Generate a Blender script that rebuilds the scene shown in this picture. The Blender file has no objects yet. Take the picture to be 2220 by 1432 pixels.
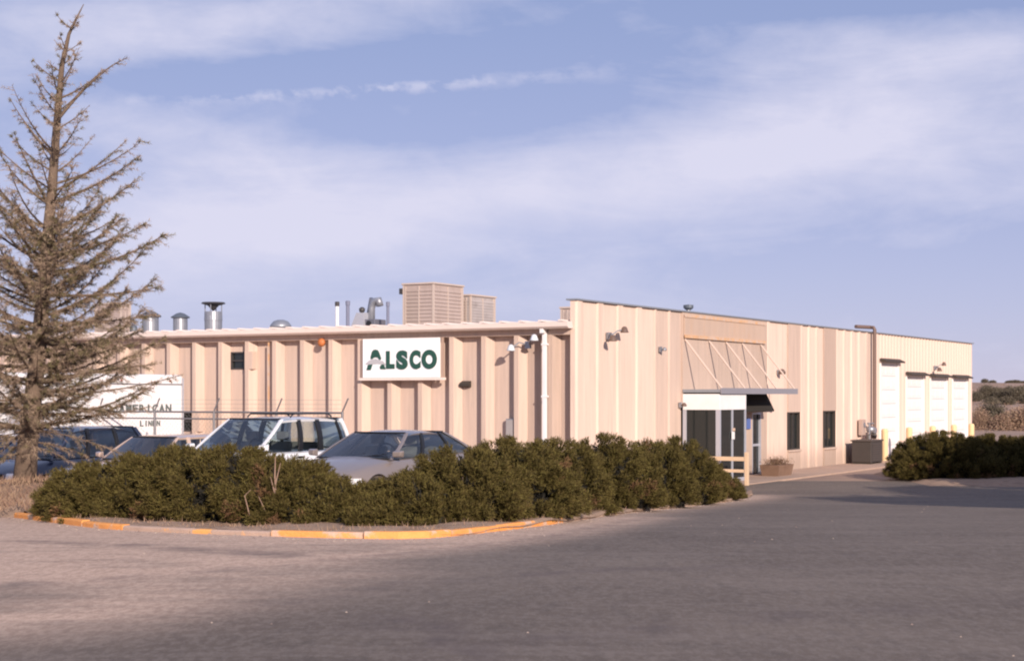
import bpy, math, random
import numpy as np
from mathutils import Matrix, Vector

random.seed(7); RNG = np.random.default_rng(11)
S = bpy.context.scene
COL = S.collection
R = math.radians

# ------------------------------------------------------------------ camera
F = 3452.0; HZ = 857.0; CX = 1110.0; H = 2.65       # focal length in photo pixels, horizon row, eye height above the building's ground
cam_d = bpy.data.cameras.new('camera'); cam = bpy.data.objects.new('camera', cam_d); COL.objects.link(cam)
cam.location = (0, 0, H); cam.rotation_euler = (R(90), 0, 0)
cam_d.sensor_width = 36; cam_d.lens = 36 * F / 2220; cam_d.shift_y = (HZ - 716) / 2220
cam_d.clip_start = .1; cam_d.clip_end = 5000
S.camera = cam

# ------------------------------------------------------------------ light
SUN_EL = R(20); SUNV = Vector((.338, -.942, 0)).normalized()      # horizontal direction towards the sun
sd = bpy.data.lights.new('sun', 'SUN'); sd.energy = 4.9; sd.angle = R(.55); sd.color = (1, .86, .75)
so = bpy.data.objects.new('sun', sd); COL.objects.link(so)
toward = Vector((SUNV.x * math.cos(SUN_EL), SUNV.y * math.cos(SUN_EL), math.sin(SUN_EL)))
so.rotation_euler = toward.to_track_quat('Z', 'Y').to_euler(); so.location = (0, 0, 30)

S.view_settings.view_transform = 'Standard'; S.view_settings.look = 'None'
S.view_settings.gamma = 1; S.view_settings.use_curve_mapping = False
S.view_settings.exposure = 0.2
S.render.engine = 'CYCLES'
S.cycles.max_bounces = 6; S.cycles.transparent_max_bounces = 16
S.cycles.pixel_filter_type = 'BLACKMAN_HARRIS'; S.cycles.filter_width = 2.1

# ------------------------------------------------------------------ node helper
class NT:
    def __init__(s, tree): s.t = tree; s.n = tree.nodes; s.l = tree.links
    def node(s, typ, **kw):
        n = s.n.new(typ)
        for k, v in kw.items(): setattr(n, k, v)
        return n
    def put(s, sock, v):
        if hasattr(v, 'is_output'): s.l.new(v, sock)
        elif isinstance(v, (tuple, list)) and len(v) == 3 and sock.type == 'RGBA': sock.default_value = (*v, 1)
        else: sock.default_value = v
    def m(s, op, a, b=None, c=None, clamp=False):
        n = s.node('ShaderNodeMath', operation=op); n.use_clamp = clamp
        for i, v in enumerate((a, b, c)):
            if v is not None: s.put(n.inputs[i], v)
        return n.outputs[0]
    def mix(s, f, a, b, blend='MIX'):
        n = s.node('ShaderNodeMix', data_type='RGBA', blend_type=blend)
        s.put(n.inputs[0], f); s.put(n.inputs[6], a); s.put(n.inputs[7], b); return n.outputs[2]
    def ramp(s, f, lo, hi):
        n = s.node('ShaderNodeMapRange'); n.interpolation_type = 'SMOOTHSTEP'
        s.put(n.inputs[0], f); n.inputs[1].default_value = lo; n.inputs[2].default_value = hi; return n.outputs[0]
    def noise(s, vec, scale, detail=4, rough=.55, dist=0):
        n = s.node('ShaderNodeTexNoise'); s.put(n.inputs['Vector'], vec)
        n.inputs['Scale'].default_value = scale; n.inputs['Detail'].default_value = detail
        n.inputs['Roughness'].default_value = rough; n.inputs['Distortion'].default_value = dist; return n.outputs[0]
    def map(s, vec, scale=(1, 1, 1), loc=(0, 0, 0), rot=(0, 0, 0)):
        n = s.node('ShaderNodeMapping'); s.put(n.inputs[0], vec); n.inputs[1].default_value = loc
        n.inputs[2].default_value = rot; n.inputs[3].default_value = scale; return n.outputs[0]

# ------------------------------------------------------------------ sky: Nishita plus high thin cloud
W = bpy.data.worlds.new('World'); S.world = W; W.use_nodes = True
w = NT(W.node_tree); w.n.clear()
sky = w.node('ShaderNodeTexSky', sky_type='NISHITA'); sky.sun_disc = False
sky.sun_elevation = SUN_EL; sky.sun_rotation = math.atan2(SUNV.x, SUNV.y); sky.dust_density = .6; sky.ozone_density = 2.0; sky.altitude = 1500
tc = w.node('ShaderNodeTexCoord'); sep = w.node('ShaderNodeSeparateXYZ'); w.l.new(tc.outputs['Generated'], sep.inputs[0])
az = w.m('ARCTAN2', sep.outputs[0], sep.outputs[1]); el = w.m('ARCSINE', sep.outputs[2])
comb = w.node('ShaderNodeCombineXYZ'); w.l.new(az, comb.inputs[0]); w.l.new(el, comb.inputs[1])
cv = comb.outputs[0]
def blob(px, py, rx, ry, tilt=0.0, k=1.0):
    a0 = (px - CX) / F; e0 = (HZ - py) / F; ca, sa = math.cos(tilt), math.sin(tilt)
    da = w.m('SUBTRACT', az, a0); de = w.m('SUBTRACT', el, e0)
    p = w.m('DIVIDE', w.m('ADD', w.m('MULTIPLY', da, ca), w.m('MULTIPLY', de, sa)), rx / F)
    q = w.m('DIVIDE', w.m('SUBTRACT', w.m('MULTIPLY', de, ca), w.m('MULTIPLY', da, sa)), ry / F)
    d = w.m('ADD', w.m('MULTIPLY', p, p), w.m('MULTIPLY', q, q))
    return w.m('MULTIPLY', w.m('EXPONENT', w.m('MULTIPLY', d, -1)), k)
streak = w.noise(w.map(cv, (2.2, 11, 1), (1.3, .4, 0), (0, 0, R(12))), 2.2, 7, .6, .6)
wisp = w.noise(w.map(cv, (5, 9, 1), (4.1, 2.2, 0), (0, 0, R(20))), 5, 6, .6, .3)
fine = w.noise(w.map(cv, (1.2, 1.8, 1), (0, 0, 0), (0, 0, R(15))), 55, 3, .6, .2)
dens = w.m('MULTIPLY', w.ramp(streak, .30, .74), .42)
for a in ((560, 480, 520, 120, R(8), .55), (1080, 435, 520, 80, R(8), .62), (1880, 270, 420, 170, R(18), .62), (350, 290, 260, 50, R(-8), .35),
          (620, 60, 700, 60, R(8), .38), (1500, 400, 380, 90, R(22), .25), (80, 60, 300, 90, 0, .25), (520, 370, 260, 40, R(8), .25)):
    dens = w.m('ADD', dens, blob(*a))
for a in ((760, 165, 480, 48, R(6), -.62), (950, 290, 260, 60, R(4), -.5), (1900, 10, 650, 60, R(-2), -.8), (2000, 640, 620, 130, 0, -.45), (1350, 200, 260, 60, R(10), -.3), (500, 720, 700, 60, 0, -.2)):
    dens = w.m('ADD', dens, blob(*a))
dens = w.m('ADD', dens, w.m('MULTIPLY', w.m('SUBTRACT', wisp, .5), .62))
trail = w.m('MULTIPLY', blob(780, 206, 430, 14, R(4.5), 1.0), w.ramp(fine, .30, .66))
dens = w.m('ADD', dens, w.m('MULTIPLY', trail, .7))
dens = w.m('MAXIMUM', w.m('MINIMUM', dens, .95), .0)
hz = w.m('EXPONENT', w.m('MULTIPLY', w.m('ABSOLUTE', el), -7.0))
SKS = .1
base = w.mix(1.0, sky.outputs[0], (1.12, .92, 1.0), 'MULTIPLY')
grad = w.mix(w.ramp(el, .0, .30), (4.0, 4.15, 6.3), (2.55, 3.2, 5.4))
base = w.mix(.78, base, grad)
col = w.mix(w.m('MULTIPLY', dens, .95), base, (6.5, 6.4, 7.8))
bg = w.node('ShaderNodeBackground'); w.l.new(col, bg.inputs[0]); bg.inputs[1].default_value = SKS
wo = w.node('ShaderNodeOutputWorld'); w.l.new(bg.outputs[0], wo.inputs[0])

# ------------------------------------------------------------------ materials
MATS = {}
def mat(name, color=(.5, .5, .5), rough=.7, metal=0.0, vary=.0, vscale=3.0, stretch=(1, 1, 1), bump=0.0, bscale=30, island=0.0, obj=0.0,
        stain=None, stain_k=.5, stain_scale=1.2, coat=0.0, spec=.5, emit=None, splash=0, edge=(.48, .72)):
    if name in MATS: return MATS[name]
    m = bpy.data.materials.new(name); m.use_nodes = True; t = NT(m.node_tree)
    b = t.n['Principled BSDF']; b.inputs['Roughness'].default_value = rough; b.inputs['Metallic'].default_value = metal
    b.inputs['Coat Weight'].default_value = coat; b.inputs['Specular IOR Level'].default_value = spec
    c = t.node('ShaderNodeRGB').outputs[0]; c.default_value = (*color, 1)
    co = t.node('ShaderNodeTexCoord').outputs['Object']
    if vary:
        f = t.noise(t.map(co, stretch), vscale, 6, .6)
        c = t.mix(1.0, c, t.node('ShaderNodeCombineColor').outputs[0], 'MULTIPLY') if False else c
        hv = t.node('ShaderNodeHueSaturation'); t.put(hv.inputs['Color'], c)
        t.put(hv.inputs['Value'], t.m('ADD', 1 - vary, t.m('MULTIPLY', f, 2 * vary))); c = hv.outputs[0]
    if island:
        g = t.node('ShaderNodeNewGeometry').outputs['Random Per Island']
        hv = t.node('ShaderNodeHueSaturation'); t.put(hv.inputs['Color'], c)
        t.put(hv.inputs['Value'], t.m('ADD', 1 - island, t.m('MULTIPLY', g, 2 * island)))
        t.put(hv.inputs['Hue'], t.m('ADD', .485, t.m('MULTIPLY', g, .03))); c = hv.outputs[0]
    if obj:
        g = t.node('ShaderNodeObjectInfo').outputs['Random']
        hv = t.node('ShaderNodeHueSaturation'); t.put(hv.inputs['Color'], c)
        t.put(hv.inputs['Value'], t.m('ADD', 1 - obj, t.m('MULTIPLY', g, 2 * obj))); c = hv.outputs[0]
    if stain:
        f = t.ramp(t.noise(t.map(co, stretch, (5, 3, 1)), stain_scale, 7, .65), *edge)
        c = t.mix(t.m('MULTIPLY', f, stain_k), c, stain)
    if splash:                                       # rain splash and dirt at the foot of a wall
        sp_ = t.node('ShaderNodeSeparateXYZ'); t.put(sp_.inputs[0], co)
        f = t.m('SUBTRACT', t.m('ADD', .55, t.m('MULTIPLY', t.noise(t.map(co, (2, 2, .3)), 3, 5, .6), .9)), sp_.outputs[2])
        c = t.mix(t.m('MULTIPLY', t.ramp(f, -.1, .9), splash), c, (.34, .25, .19))
    t.put(b.inputs['Base Color'], c)
    if bump:
        bp = t.node('ShaderNodeBump'); bp.inputs['Strength'].default_value = bump; bp.inputs['Distance'].default_value = .02
        t.put(bp.inputs['Height'], t.noise(co, bscale, 5, .6)); t.put(b.inputs['Normal'], bp.outputs[0])
    if emit:
        b.inputs['Emission Color'].default_value = (*emit, 1); b.inputs['Emission Strength'].default_value = 1
    MATS[name] = m; return m

def glass_mat(name, tint=(.55, .6, .62), clear=.5, rough=.03, refl=1.2):
    m = bpy.data.materials.new(name); m.use_nodes = True; t = NT(m.node_tree)
    o = t.n['Material Output']; t.n.remove(t.n['Principled BSDF'])
    tr = t.node('ShaderNodeBsdfTransparent'); tr.inputs[0].default_value = (*tint, 1)
    df = t.node('ShaderNodeBsdfDiffuse'); df.inputs[0].default_value = (.02, .024, .024, 1)
    gl = t.node('ShaderNodeBsdfGlossy'); gl.inputs[0].default_value = (.95, .97, 1, 1); gl.inputs[1].default_value = rough
    fr = t.node('ShaderNodeFresnel'); fr.inputs[0].default_value = 1.6
    a = t.node('ShaderNodeMixShader'); a.inputs[0].default_value = clear; t.l.new(df.outputs[0], a.inputs[1]); t.l.new(tr.outputs[0], a.inputs[2])
    b = t.node('ShaderNodeMixShader'); t.put(b.inputs[0], t.m('MULTIPLY', fr.outputs[0], refl, clamp=True))
    t.l.new(a.outputs[0], b.inputs[1]); t.l.new(gl.outputs[0], b.inputs[2]); t.l.new(b.outputs[0], o.inputs[0])
    MATS[name] = m; return m

CONC = mat('concrete_light', (.71, .54, .44), .9, vary=.17, vscale=1.5, stretch=(6, 6, .35), bump=.25, bscale=40, obj=.04, stain=(.46, .35, .29), stain_k=.45, stain_scale=.8, splash=.6)
TAN = mat('concrete_tan', (.46, .345, .28), .9, vary=.17, vscale=1.5, stretch=(6, 6, .35), bump=.25, bscale=40, obj=.06, stain=(.34, .26, .20), stain_k=.5, stain_scale=.8, splash=.6)
MIDT = mat('concrete_mid', (.57, .435, .355), .9, vary=.16, vscale=1.5, stretch=(6, 6, .35), bump=.25, bscale=40, obj=.06, stain=(.40, .31, .26), stain_k=.5, stain_scale=.8, splash=.6)
TRIM = mat('painted_trim', (.78, .65, .58), .6, vary=.06, vscale=2, stain=(.5, .38, .3), stain_k=.25)
WHITE = mat('white_paint', (.80, .78, .77), .5, vary=.04, vscale=3, stain=(.62, .56, .52), stain_k=.2)
DWHITE = mat('door_white', (.80, .76, .74), .55, vary=.03, vscale=2, stretch=(5, 5, .5), stain=(.62, .56, .52), stain_k=.2)
DARKM = mat('dark_metal', (.05, .045, .045), .5, vary=.1)
BROWN = mat('dark_brown', (.045, .035, .028), .7, vary=.15)
GREYM = mat('galvanised', (.33, .34, .37), .45, .6, vary=.2, vscale=5, stain=(.18, .17, .17), stain_k=.5)
TANM = mat('tan_metal', (.42, .33, .29), .6, vary=.1, vscale=3, stretch=(3, 3, .8), stain=(.3, .22, .18), stain_k=.4)
LOUV = mat('tan_louvre', (.37, .29, .25), .8, vary=.1, vscale=6)
CAPM = mat('parapet_metal', (.28, .30, .33), .5, .3, vary=.1)
RUST = mat('rust_orange', (.60, .36, .20), .85, stain=(.56, .43, .35), stain_k=.9, stain_scale=2.2, edge=(.4, .6), vary=.25, vscale=2, stretch=(2, 2, 2))
YEL = mat('bollard_yellow', (.76, .55, .30), .7, vary=.1, stain=(.6, .42, .25), stain_k=.4)
ALU = mat('aluminium', (.48, .49, .54), .4, .3, vary=.05)
ROOFM = mat('roof_gravel', (.35, .32, .30), .95, vary=.2)
SIGNW = mat('sign_white', (.88, .88, .89), .45, vary=.02)
SIGNG = mat('sign_green', (.018, .075, .055), .5)
SIGNGR = mat('sign_grey', (.45, .44, .46), .5)
BLACK = mat('black_plastic', (.012, .012, .014), .45)
TYRE = mat('tyre_rubber', (.02, .02, .02), .85)
SEATM = mat('seat_cloth', (.20, .19, .19), .9)
RED = mat('lamp_red', (.35, .02, .02), .3)
LENS = mat('headlamp_lens', (.75, .75, .76), .15, coat=1)
GLASS = glass_mat('window_glass', (.30, .32, .32), .14, refl=.75)
CARGL = glass_mat('car_glass', (.84, .92, .90), .95)
JUN = mat('juniper_leaf', (.098, .075, .022), .8, vary=.62, vscale=5.5, island=.40, spec=.2)
JUNB = mat('juniper_dead', (.17, .095, .05), .9, island=.4, spec=.1)
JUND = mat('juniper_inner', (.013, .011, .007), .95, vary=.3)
BARK = mat('bark', (.15, .105, .075), .95, vary=.35, vscale=9, stretch=(3, 3, .7), bump=.8, bscale=25)
SPRT = mat('spruce_twig', (.31, .226, .162), .95, island=.3, spec=.2)
SPRG = mat('spruce_needle', (.16, .13, .07), .9, island=.35, spec=.2)
DRYG = mat('dry_grass', (.30, .195, .135), .95, island=.35, spec=.1)
GREENL = mat('tree_leaf', (.06, .075, .03), .8, island=.35, spec=.2)

# ------------------------------------------------------------------ mesh helpers
class MB:
    def __init__(s): s.v = []; s.f = []
    def add(s, vs, fs):
        k = len(s.v); s.v += [tuple(p) for p in vs]; s.f += [tuple(i + k for i in f) for f in fs]; return s
    def box(s, x0, x1, y0, y1, z0, z1):
        return s.add([(x0, y0, z0), (x1, y0, z0), (x1, y1, z0), (x0, y1, z0), (x0, y0, z1), (x1, y0, z1), (x1, y1, z1), (x0, y1, z1)],
                     [(0, 3, 2, 1), (4, 5, 6, 7), (0, 1, 5, 4), (1, 2, 6, 5), (2, 3, 7, 6), (3, 0, 4, 7)])
    def bar(s, a, b, r, r2=None, n=6):
        a = Vector(a); b = Vector(b); d = (b - a); r2 = r if r2 is None else r2
        if d.length < 1e-6: return s
        d.normalize(); u = d.orthogonal().normalized(); v = d.cross(u); vs = []
        for p, q in ((a, r), (b, r2)):
            for i in range(n):
                t = 2 * math.pi * i / n; vs.append(p + u * math.cos(t) * q + v * math.sin(t) * q)
        fs = [(i, (i + 1) % n, n + (i + 1) % n, n + i) for i in range(n)] + [tuple(range(n))[::-1], tuple(range(n, 2 * n))]
        return s.add(vs, fs)
    def tube(s, pts, rs, n=6):
        pts = [Vector(p) for p in pts]; vs = []; u = None
        if not hasattr(rs, '__len__'): rs = [rs] * len(pts)
        for i, p in enumerate(pts):
            d = (pts[min(i + 1, len(pts) - 1)] - pts[max(i - 1, 0)]).normalized()
            u = d.orthogonal().normalized() if u is None else (u - d * u.dot(d)).normalized()
            v = d.cross(u)
            for k in range(n):
                t = 2 * math.pi * k / n; vs.append(p + (u * math.cos(t) + v * math.sin(t)) * rs[i])
        fs = [(i * n + k, i * n + (k + 1) % n, (i + 1) * n + (k + 1) % n, (i + 1) * n + k) for i in range(len(pts) - 1) for k in range(n)]
        fs += [tuple(range(n))[::-1], tuple(range((len(pts) - 1) * n, len(pts) * n))]
        return s.add(vs, fs)
    def lathe(s, prof, c=(0, 0, 0), n=16, axis='z'):
        vs = []
        for r, z in prof:
            for k in range(n):
                t = 2 * math.pi * k / n; p = (r * math.cos(t), r * math.sin(t), z)
                if axis == 'y': p = (p[0], p[2], p[1])
                if axis == 'x': p = (p[2], p[0], p[1])
                vs.append((p[0] + c[0], p[1] + c[1], p[2] + c[2]))
        m = len(prof)
        fs = [(i * n + k, i * n + (k + 1) % n, (i + 1) * n + (k + 1) % n, (i + 1) * n + k) for i in range(m - 1) for k in range(n)]
        fs += [tuple(range(n))[::-1], tuple(range((m - 1) * n, m * n))]
        return s.add(vs, fs)
    def prism(s, poly, y0, y1, axis='y'):
        n = len(poly)
        if axis == 'y': vs = [(a, y0, b) for a, b in poly] + [(a, y1, b) for a, b in poly]
        elif axis == 'x': vs = [(y0, a, b) for a, b in poly] + [(y1, a, b) for a, b in poly]
        else: vs = [(a, b, y0) for a, b in poly] + [(a, b, y1) for a, b in poly]
        return s.add(vs, [tuple(range(n))[::-1], tuple(range(n, 2 * n))] + [(i, (i + 1) % n, n + (i + 1) % n, n + i) for i in range(n)])
    def grid(s, P):
        n = len(P); m = len(P[0]); vs = [p for r in P for p in r]
        return s.add(vs, [(i * m + j, i * m + j + 1, (i + 1) * m + j + 1, (i + 1) * m + j) for i in range(n - 1) for j in range(m - 1)])
    def build(s, name, m, parent=None, smooth=False, bevel=0, **props):
        me = bpy.data.meshes.new(name); me.from_pydata(s.v, [], s.f)
        me.materials.append(m)
        import bmesh
        bm = bmesh.new(); bm.from_mesh(me); bmesh.ops.recalc_face_normals(bm, faces=bm.faces); bm.to_mesh(me); bm.free()
        if smooth:
            me.polygons.foreach_set('use_smooth', [True] * len(me.polygons))
        o = bpy.data.objects.new(name, me); COL.objects.link(o); o.parent = parent
        if bevel:
            b = o.modifiers.new('bevel', 'BEVEL'); b.width = bevel; b.segments = 2; b.limit_method = 'ANGLE'
        for k, v in props.items(): o[k] = v
        return o

def tri_mesh(name, V, m, parent=None, kind=None, quads=False):
    k = 4 if quads else 3
    V = np.asarray(V, dtype=np.float32).reshape(-1, 3); n = len(V) // k
    me = bpy.data.meshes.new(name); me.vertices.add(len(V)); me.vertices.foreach_set('co', V.ravel())
    me.loops.add(n * k); me.loops.foreach_set('vertex_index', np.arange(n * k, dtype=np.int32))
    me.polygons.add(n); me.polygons.foreach_set('loop_start', np.arange(0, n * k, k, dtype=np.int32))
    me.polygons.foreach_set('loop_total', np.full(n, k, dtype=np.int32))
    me.update(calc_edges=True); me.materials.append(m)
    o = bpy.data.objects.new(name, me); COL.objects.link(o); o.parent = parent
    if kind: o['kind'] = kind
    return o

def thing(name, label, cat, loc=(0, 0, 0), rz=0, group=None):
    o = bpy.data.objects.new(name, None); COL.objects.link(o); o.location = loc; o.rotation_euler = (0, 0, rz)
    o['label'] = label; o['category'] = cat
    if group: o['group'] = group
    o.empty_display_size = .3
    return o
def dup(root, loc, rz=None, label=None):
    def cp(o, par):
        c = o.copy(); COL.objects.link(c); c.parent = par
        for ch in [x for x in bpy.data.objects if x.parent == o]: cp(ch, c)
        return c
    kids = [x for x in COL.objects if x.parent == root]
    r = root.copy(); COL.objects.link(r); r.location = loc
    if rz is not None: r.rotation_euler = (0, 0, rz)
    if label: r['label'] = label
    for k in kids: cp(k, r)
    return r

# ------------------------------------------------------------------ terrain
def sstep(a, b, x): t = min(max((x - a) / (b - a), 0), 1); return t * t * (3 - 2 * t)
HILL = [(100, 0), (118, .15), (150, 1.3), (200, 2.3), (260, 3.6), (330, 5.2), (380, 5.9), (430, 5.5), (900, -4), (3000, -30)]
def g(y):
    if y < 100: return 1.05 * (1 - sstep(14, 46, y))
    return float(np.interp(y, [p[0] for p in HILL], [p[1] for p in HILL]))
def gpt(px, py):                                   # the point on the ground under a photo pixel
    k = (py - HZ) / F; y = 3.0
    while y < 90 and (H - g(y)) / y > k: y += .05
    return Vector(((px - CX) / F * y, y, g(y)))
def wp(px, py, y): return Vector(((px - CX) / F * y, y, H - (py - HZ) / F * y))

YS = list(np.arange(-12, 60, 1.0)) + list(np.arange(60, 130, 3.5)) + list(np.arange(130, 440, 10)) + list(np.arange(440, 3001, 160))
XS = list(np.arange(-1500, -60, 120)) + list(np.arange(-60, 100, 4)) + list(np.arange(100, 1500, 120))
def hbump(x, y):
    if y < 110: return 0
    k = min((y - 110) / 120, 1)
    return k * (.5 * math.sin(x * .045 + y * .02) + .25 * math.sin(x * .13 + 1.3) + .2 * math.sin(y * .11 + x * .07))
gm = MB(); gm.grid([[(x, y, g(y) + hbump(x, y) - .02) for x in XS] for y in YS])
# dry ground
m = bpy.data.materials.new('dry_ground'); m.use_nodes = True; t = NT(m.node_tree); b = t.n['Principled BSDF']; b.inputs['Roughness'].default_value = 1; b.inputs['Specular IOR Level'].default_value = .1
co = t.node('ShaderNodeTexCoord').outputs['Object']
c = t.mix(t.ramp(t.noise(t.map(co, (.25, .6, 1)), .25, 7, .62), .38, .66), (.44, .30, .22), (.28, .20, .165))
c = t.mix(t.m('MULTIPLY', t.ramp(t.noise(co, .07, 5), .52, .68), .6), c, (.33, .175, .10))
c = t.mix(t.m('MULTIPLY', t.noise(co, 9, 4), .3), c, (.42, .32, .25))
t.put(b.inputs['Base Color'], c); GROUND = m
bp = t.node('ShaderNodeBump'); bp.inputs['Strength'].default_value = .5; bp.inputs['Distance'].default_value = .05
t.put(bp.inputs['Height'], t.noise(co, 14, 6, .7)); t.put(b.inputs['Normal'], bp.outputs[0])
gm.build('ground', GROUND, kind='structure', smooth=True)

# kerb line of the planted island (photo pixels -> ground)
KPX = [(30, 1121), (120, 1133), (230, 1146), (400, 1155), (600, 1162), (800, 1167), (930, 1166), (1050, 1154), (1150, 1142), (1230, 1131), (1320, 1117), (1420, 1105), (1520, 1094), (1600, 1083), (1628, 1074)]
kp = [gpt(*p) for p in KPX]
def catmull(P, n=8):
    P = [P[0] * 2 - P[1]] + P + [P[-1] * 2 - P[-2]]; out = []
    for i in range(1, len(P) - 2):
        for j in range(n):
            t_ = j / n; a, b_, c_, d_ = P[i - 1:i + 3]
            out.append(.5 * ((2 * b_) + (c_ - a) * t_ + (2 * a - 5 * b_ + 4 * c_ - d_) * t_ ** 2 + (3 * b_ - a - 3 * c_ + d_) * t_ ** 3))
    out.append(P[-2]); return out
kc = catmull([Vector((p.x, p.y, 0)) for p in kp], 8)
kx = np.array([p.x for p in kc]); ky = np.array([p.y for p in kc])

# asphalt with a worn, dusty edge; the amount of dust is a property of the surface (attribute) laid along the kerb
ax = np.arange(-34, 40, .25); ay = np.concatenate([np.arange(-12, 14, .5), np.arange(14, 46, .25), np.arange(46, 50, .5)])
GX, GY = np.meshgrid(ax, ay)
gz = np.vectorize(g)(ay)
GZ = np.repeat(gz[:, None], len(ax), 1)
dmin = np.full(GX.shape, 1e9)
for X_, Y_ in zip(kx[::2], ky[::2]): dmin = np.minimum(dmin, np.hypot(GX - X_, GY - Y_))
e1 = [gpt(*p) for p in ((-60, 1268), (150, 1262), (300, 1250), (450, 1238), (600, 1222), (800, 1204), (1000, 1186), (1200, 1160), (1400, 1122))]
e2 = [gpt(*p) for p in ((-60, 1345), (200, 1325), (400, 1290), (600, 1262), (760, 1240))]
def pdist(L):
    d = np.full(GX.shape, 1e9)
    for a, b_ in zip(L[:-1], L[1:]):
        ab = np.array([b_.x - a.x, b_.y - a.y]); t_ = np.clip(((GX - a.x) * ab[0] + (GY - a.y) * ab[1]) / (ab @ ab), 0, 1)
        d = np.minimum(d, np.hypot(GX - a.x - t_ * ab[0], GY - a.y - t_ * ab[1]))
    return d
d1_ = pdist(e1); d2_ = pdist(e2)
ye1 = np.interp(GX, [p.x for p in e1], [p.y for p in e1])
inside = GY > ye1
west = np.clip((2.0 - GX) / 6.0, 0, 1)
dust = np.where(inside, 1.0 * west, 0) + .85 * np.exp(-(d2_ / 1.1) ** 2) * np.clip((0 - GX) / 3, 0, 1) + .6 * np.exp(-(d1_ / .5) ** 2)
dust += .9 * np.exp(-(dmin / .75) ** 2)
dark = .5 * np.exp(-((d1_ - .0) / .12) ** 2)
tr = [gpt(*p) for p in ((40, 1172), (300, 1182), (560, 1200), (640, 1204))]
dark += .7 * np.exp(-(pdist(tr) / .22) ** 2)  # darker streak across the left foreground
for L_ in (((760, 1330), (860, 1365), (960, 1400), (1000, 1440)), ((880, 1330), (950, 1360), (1010, 1432)), ((640, 1300), (900, 1262), (1300, 1235), (1700, 1225)), ((1100, 1395), (1400, 1360), (1800, 1330), (2220, 1300)),):
    dark += .6 * np.exp(-(pdist([gpt(*p) for p in L_]) / .13) ** 2)
nv = GX.size; me = bpy.data.meshes.new('asphalt'); me.vertices.add(nv)
me.vertices.foreach_set('co', np.stack([GX, GY, GZ], -1).astype(np.float32).ravel())
ny, nx = GX.shape
i0 = (np.arange(ny - 1)[:, None] * nx + np.arange(nx - 1)[None]).ravel()
fi = np.stack([i0, i0 + 1, i0 + nx + 1, i0 + nx], -1).astype(np.int32)
me.loops.add(fi.size); me.loops.foreach_set('vertex_index', fi.ravel()); me.polygons.add(len(fi))
me.polygons.foreach_set('loop_start', np.arange(0, fi.size, 4, dtype=np.int32)); me.polygons.foreach_set('loop_total', np.full(len(fi), 4, dtype=np.int32))
me.update(calc_edges=True); me.polygons.foreach_set('use_smooth', [True] * len(fi))
for nm, arr in (('dust', dust), ('dark_streaks', dark)):
    at = me.attributes.new(nm, 'FLOAT', 'POINT'); at.data.foreach_set('value', arr.astype(np.float32).ravel())
m = bpy.data.materials.new('asphalt'); m.use_nodes = True; t = NT(m.node_tree); b = t.n['Principled BSDF']; b.inputs['Roughness'].default_value = .9; b.inputs['Specular IOR Level'].default_value = .25
co = t.node('ShaderNodeTexCoord').outputs['Object']
du = t.node('ShaderNodeAttribute', attribute_name='dust').outputs['Fac']; dks = t.node('ShaderNodeAttribute', attribute_name='dark_streaks').outputs['Fac']
big = t.noise(t.map(co, (.6, 1, 1), rot=(0, 0, R(8))), .45, 8, .72)
c = t.mix(t.ramp(big, .3, .7), (.124, .097, .078), (.180, .143, .115))
gr1 = t.noise(t.map(co, (1, .45, 1)), 16, 4, .85); gr2 = t.noise(t.map(co, (1, .35, 1)), 7, 5, .8)
c = t.mix(t.m('MULTIPLY', t.ramp(gr1, .42, .62), .34), c, (.29, .245, .21))
c = t.mix(t.m('MULTIPLY', t.ramp(gr2, .52, .36), .34), c, (.085, .07, .062))
c = t.mix(t.m('MULTIPLY', t.ramp(t.noise(t.map(co, (.25, 1.8, 1), rot=(0, 0, R(-12))), 1.1, 6, .7), .50, .70), .35), c, (.25, .205, .175))
c = t.mix(t.m('MULTIPLY', t.ramp(t.noise(co, 120, 2), .62, .72), .5), c, (.30, .26, .24))
br = t.noise(t.map(co, (.5, 1.4, 1)), 1.6, 7, .68)
f = t.m('MULTIPLY', du, t.m('ADD', .62, t.m('MULTIPLY', t.ramp(br, .3, .65), .6)), clamp=True)
c = t.mix(f, c, t.mix(t.ramp(gr1, .38, .62), (.46, .32, .24), (.62, .45, .34)))
c = t.mix(t.m('MULTIPLY', dks, t.ramp(t.noise(co, 2.2, 5), .3, .6), clamp=True), c, (.115, .09, .085))

t.put(b.inputs['Base Color'], c)
bp = t.node('ShaderNodeBump'); bp.inputs['Strength'].default_value = .45; bp.inputs['Distance'].default_value = .012
t.put(bp.inputs['Height'], t.noise(co, 26, 6, .8)); t.put(b.inputs['Normal'], bp.outputs[0])
me.materials.append(m); ob = bpy.data.objects.new('road', me); COL.objects.link(ob); ob['kind'] = 'structure'

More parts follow.
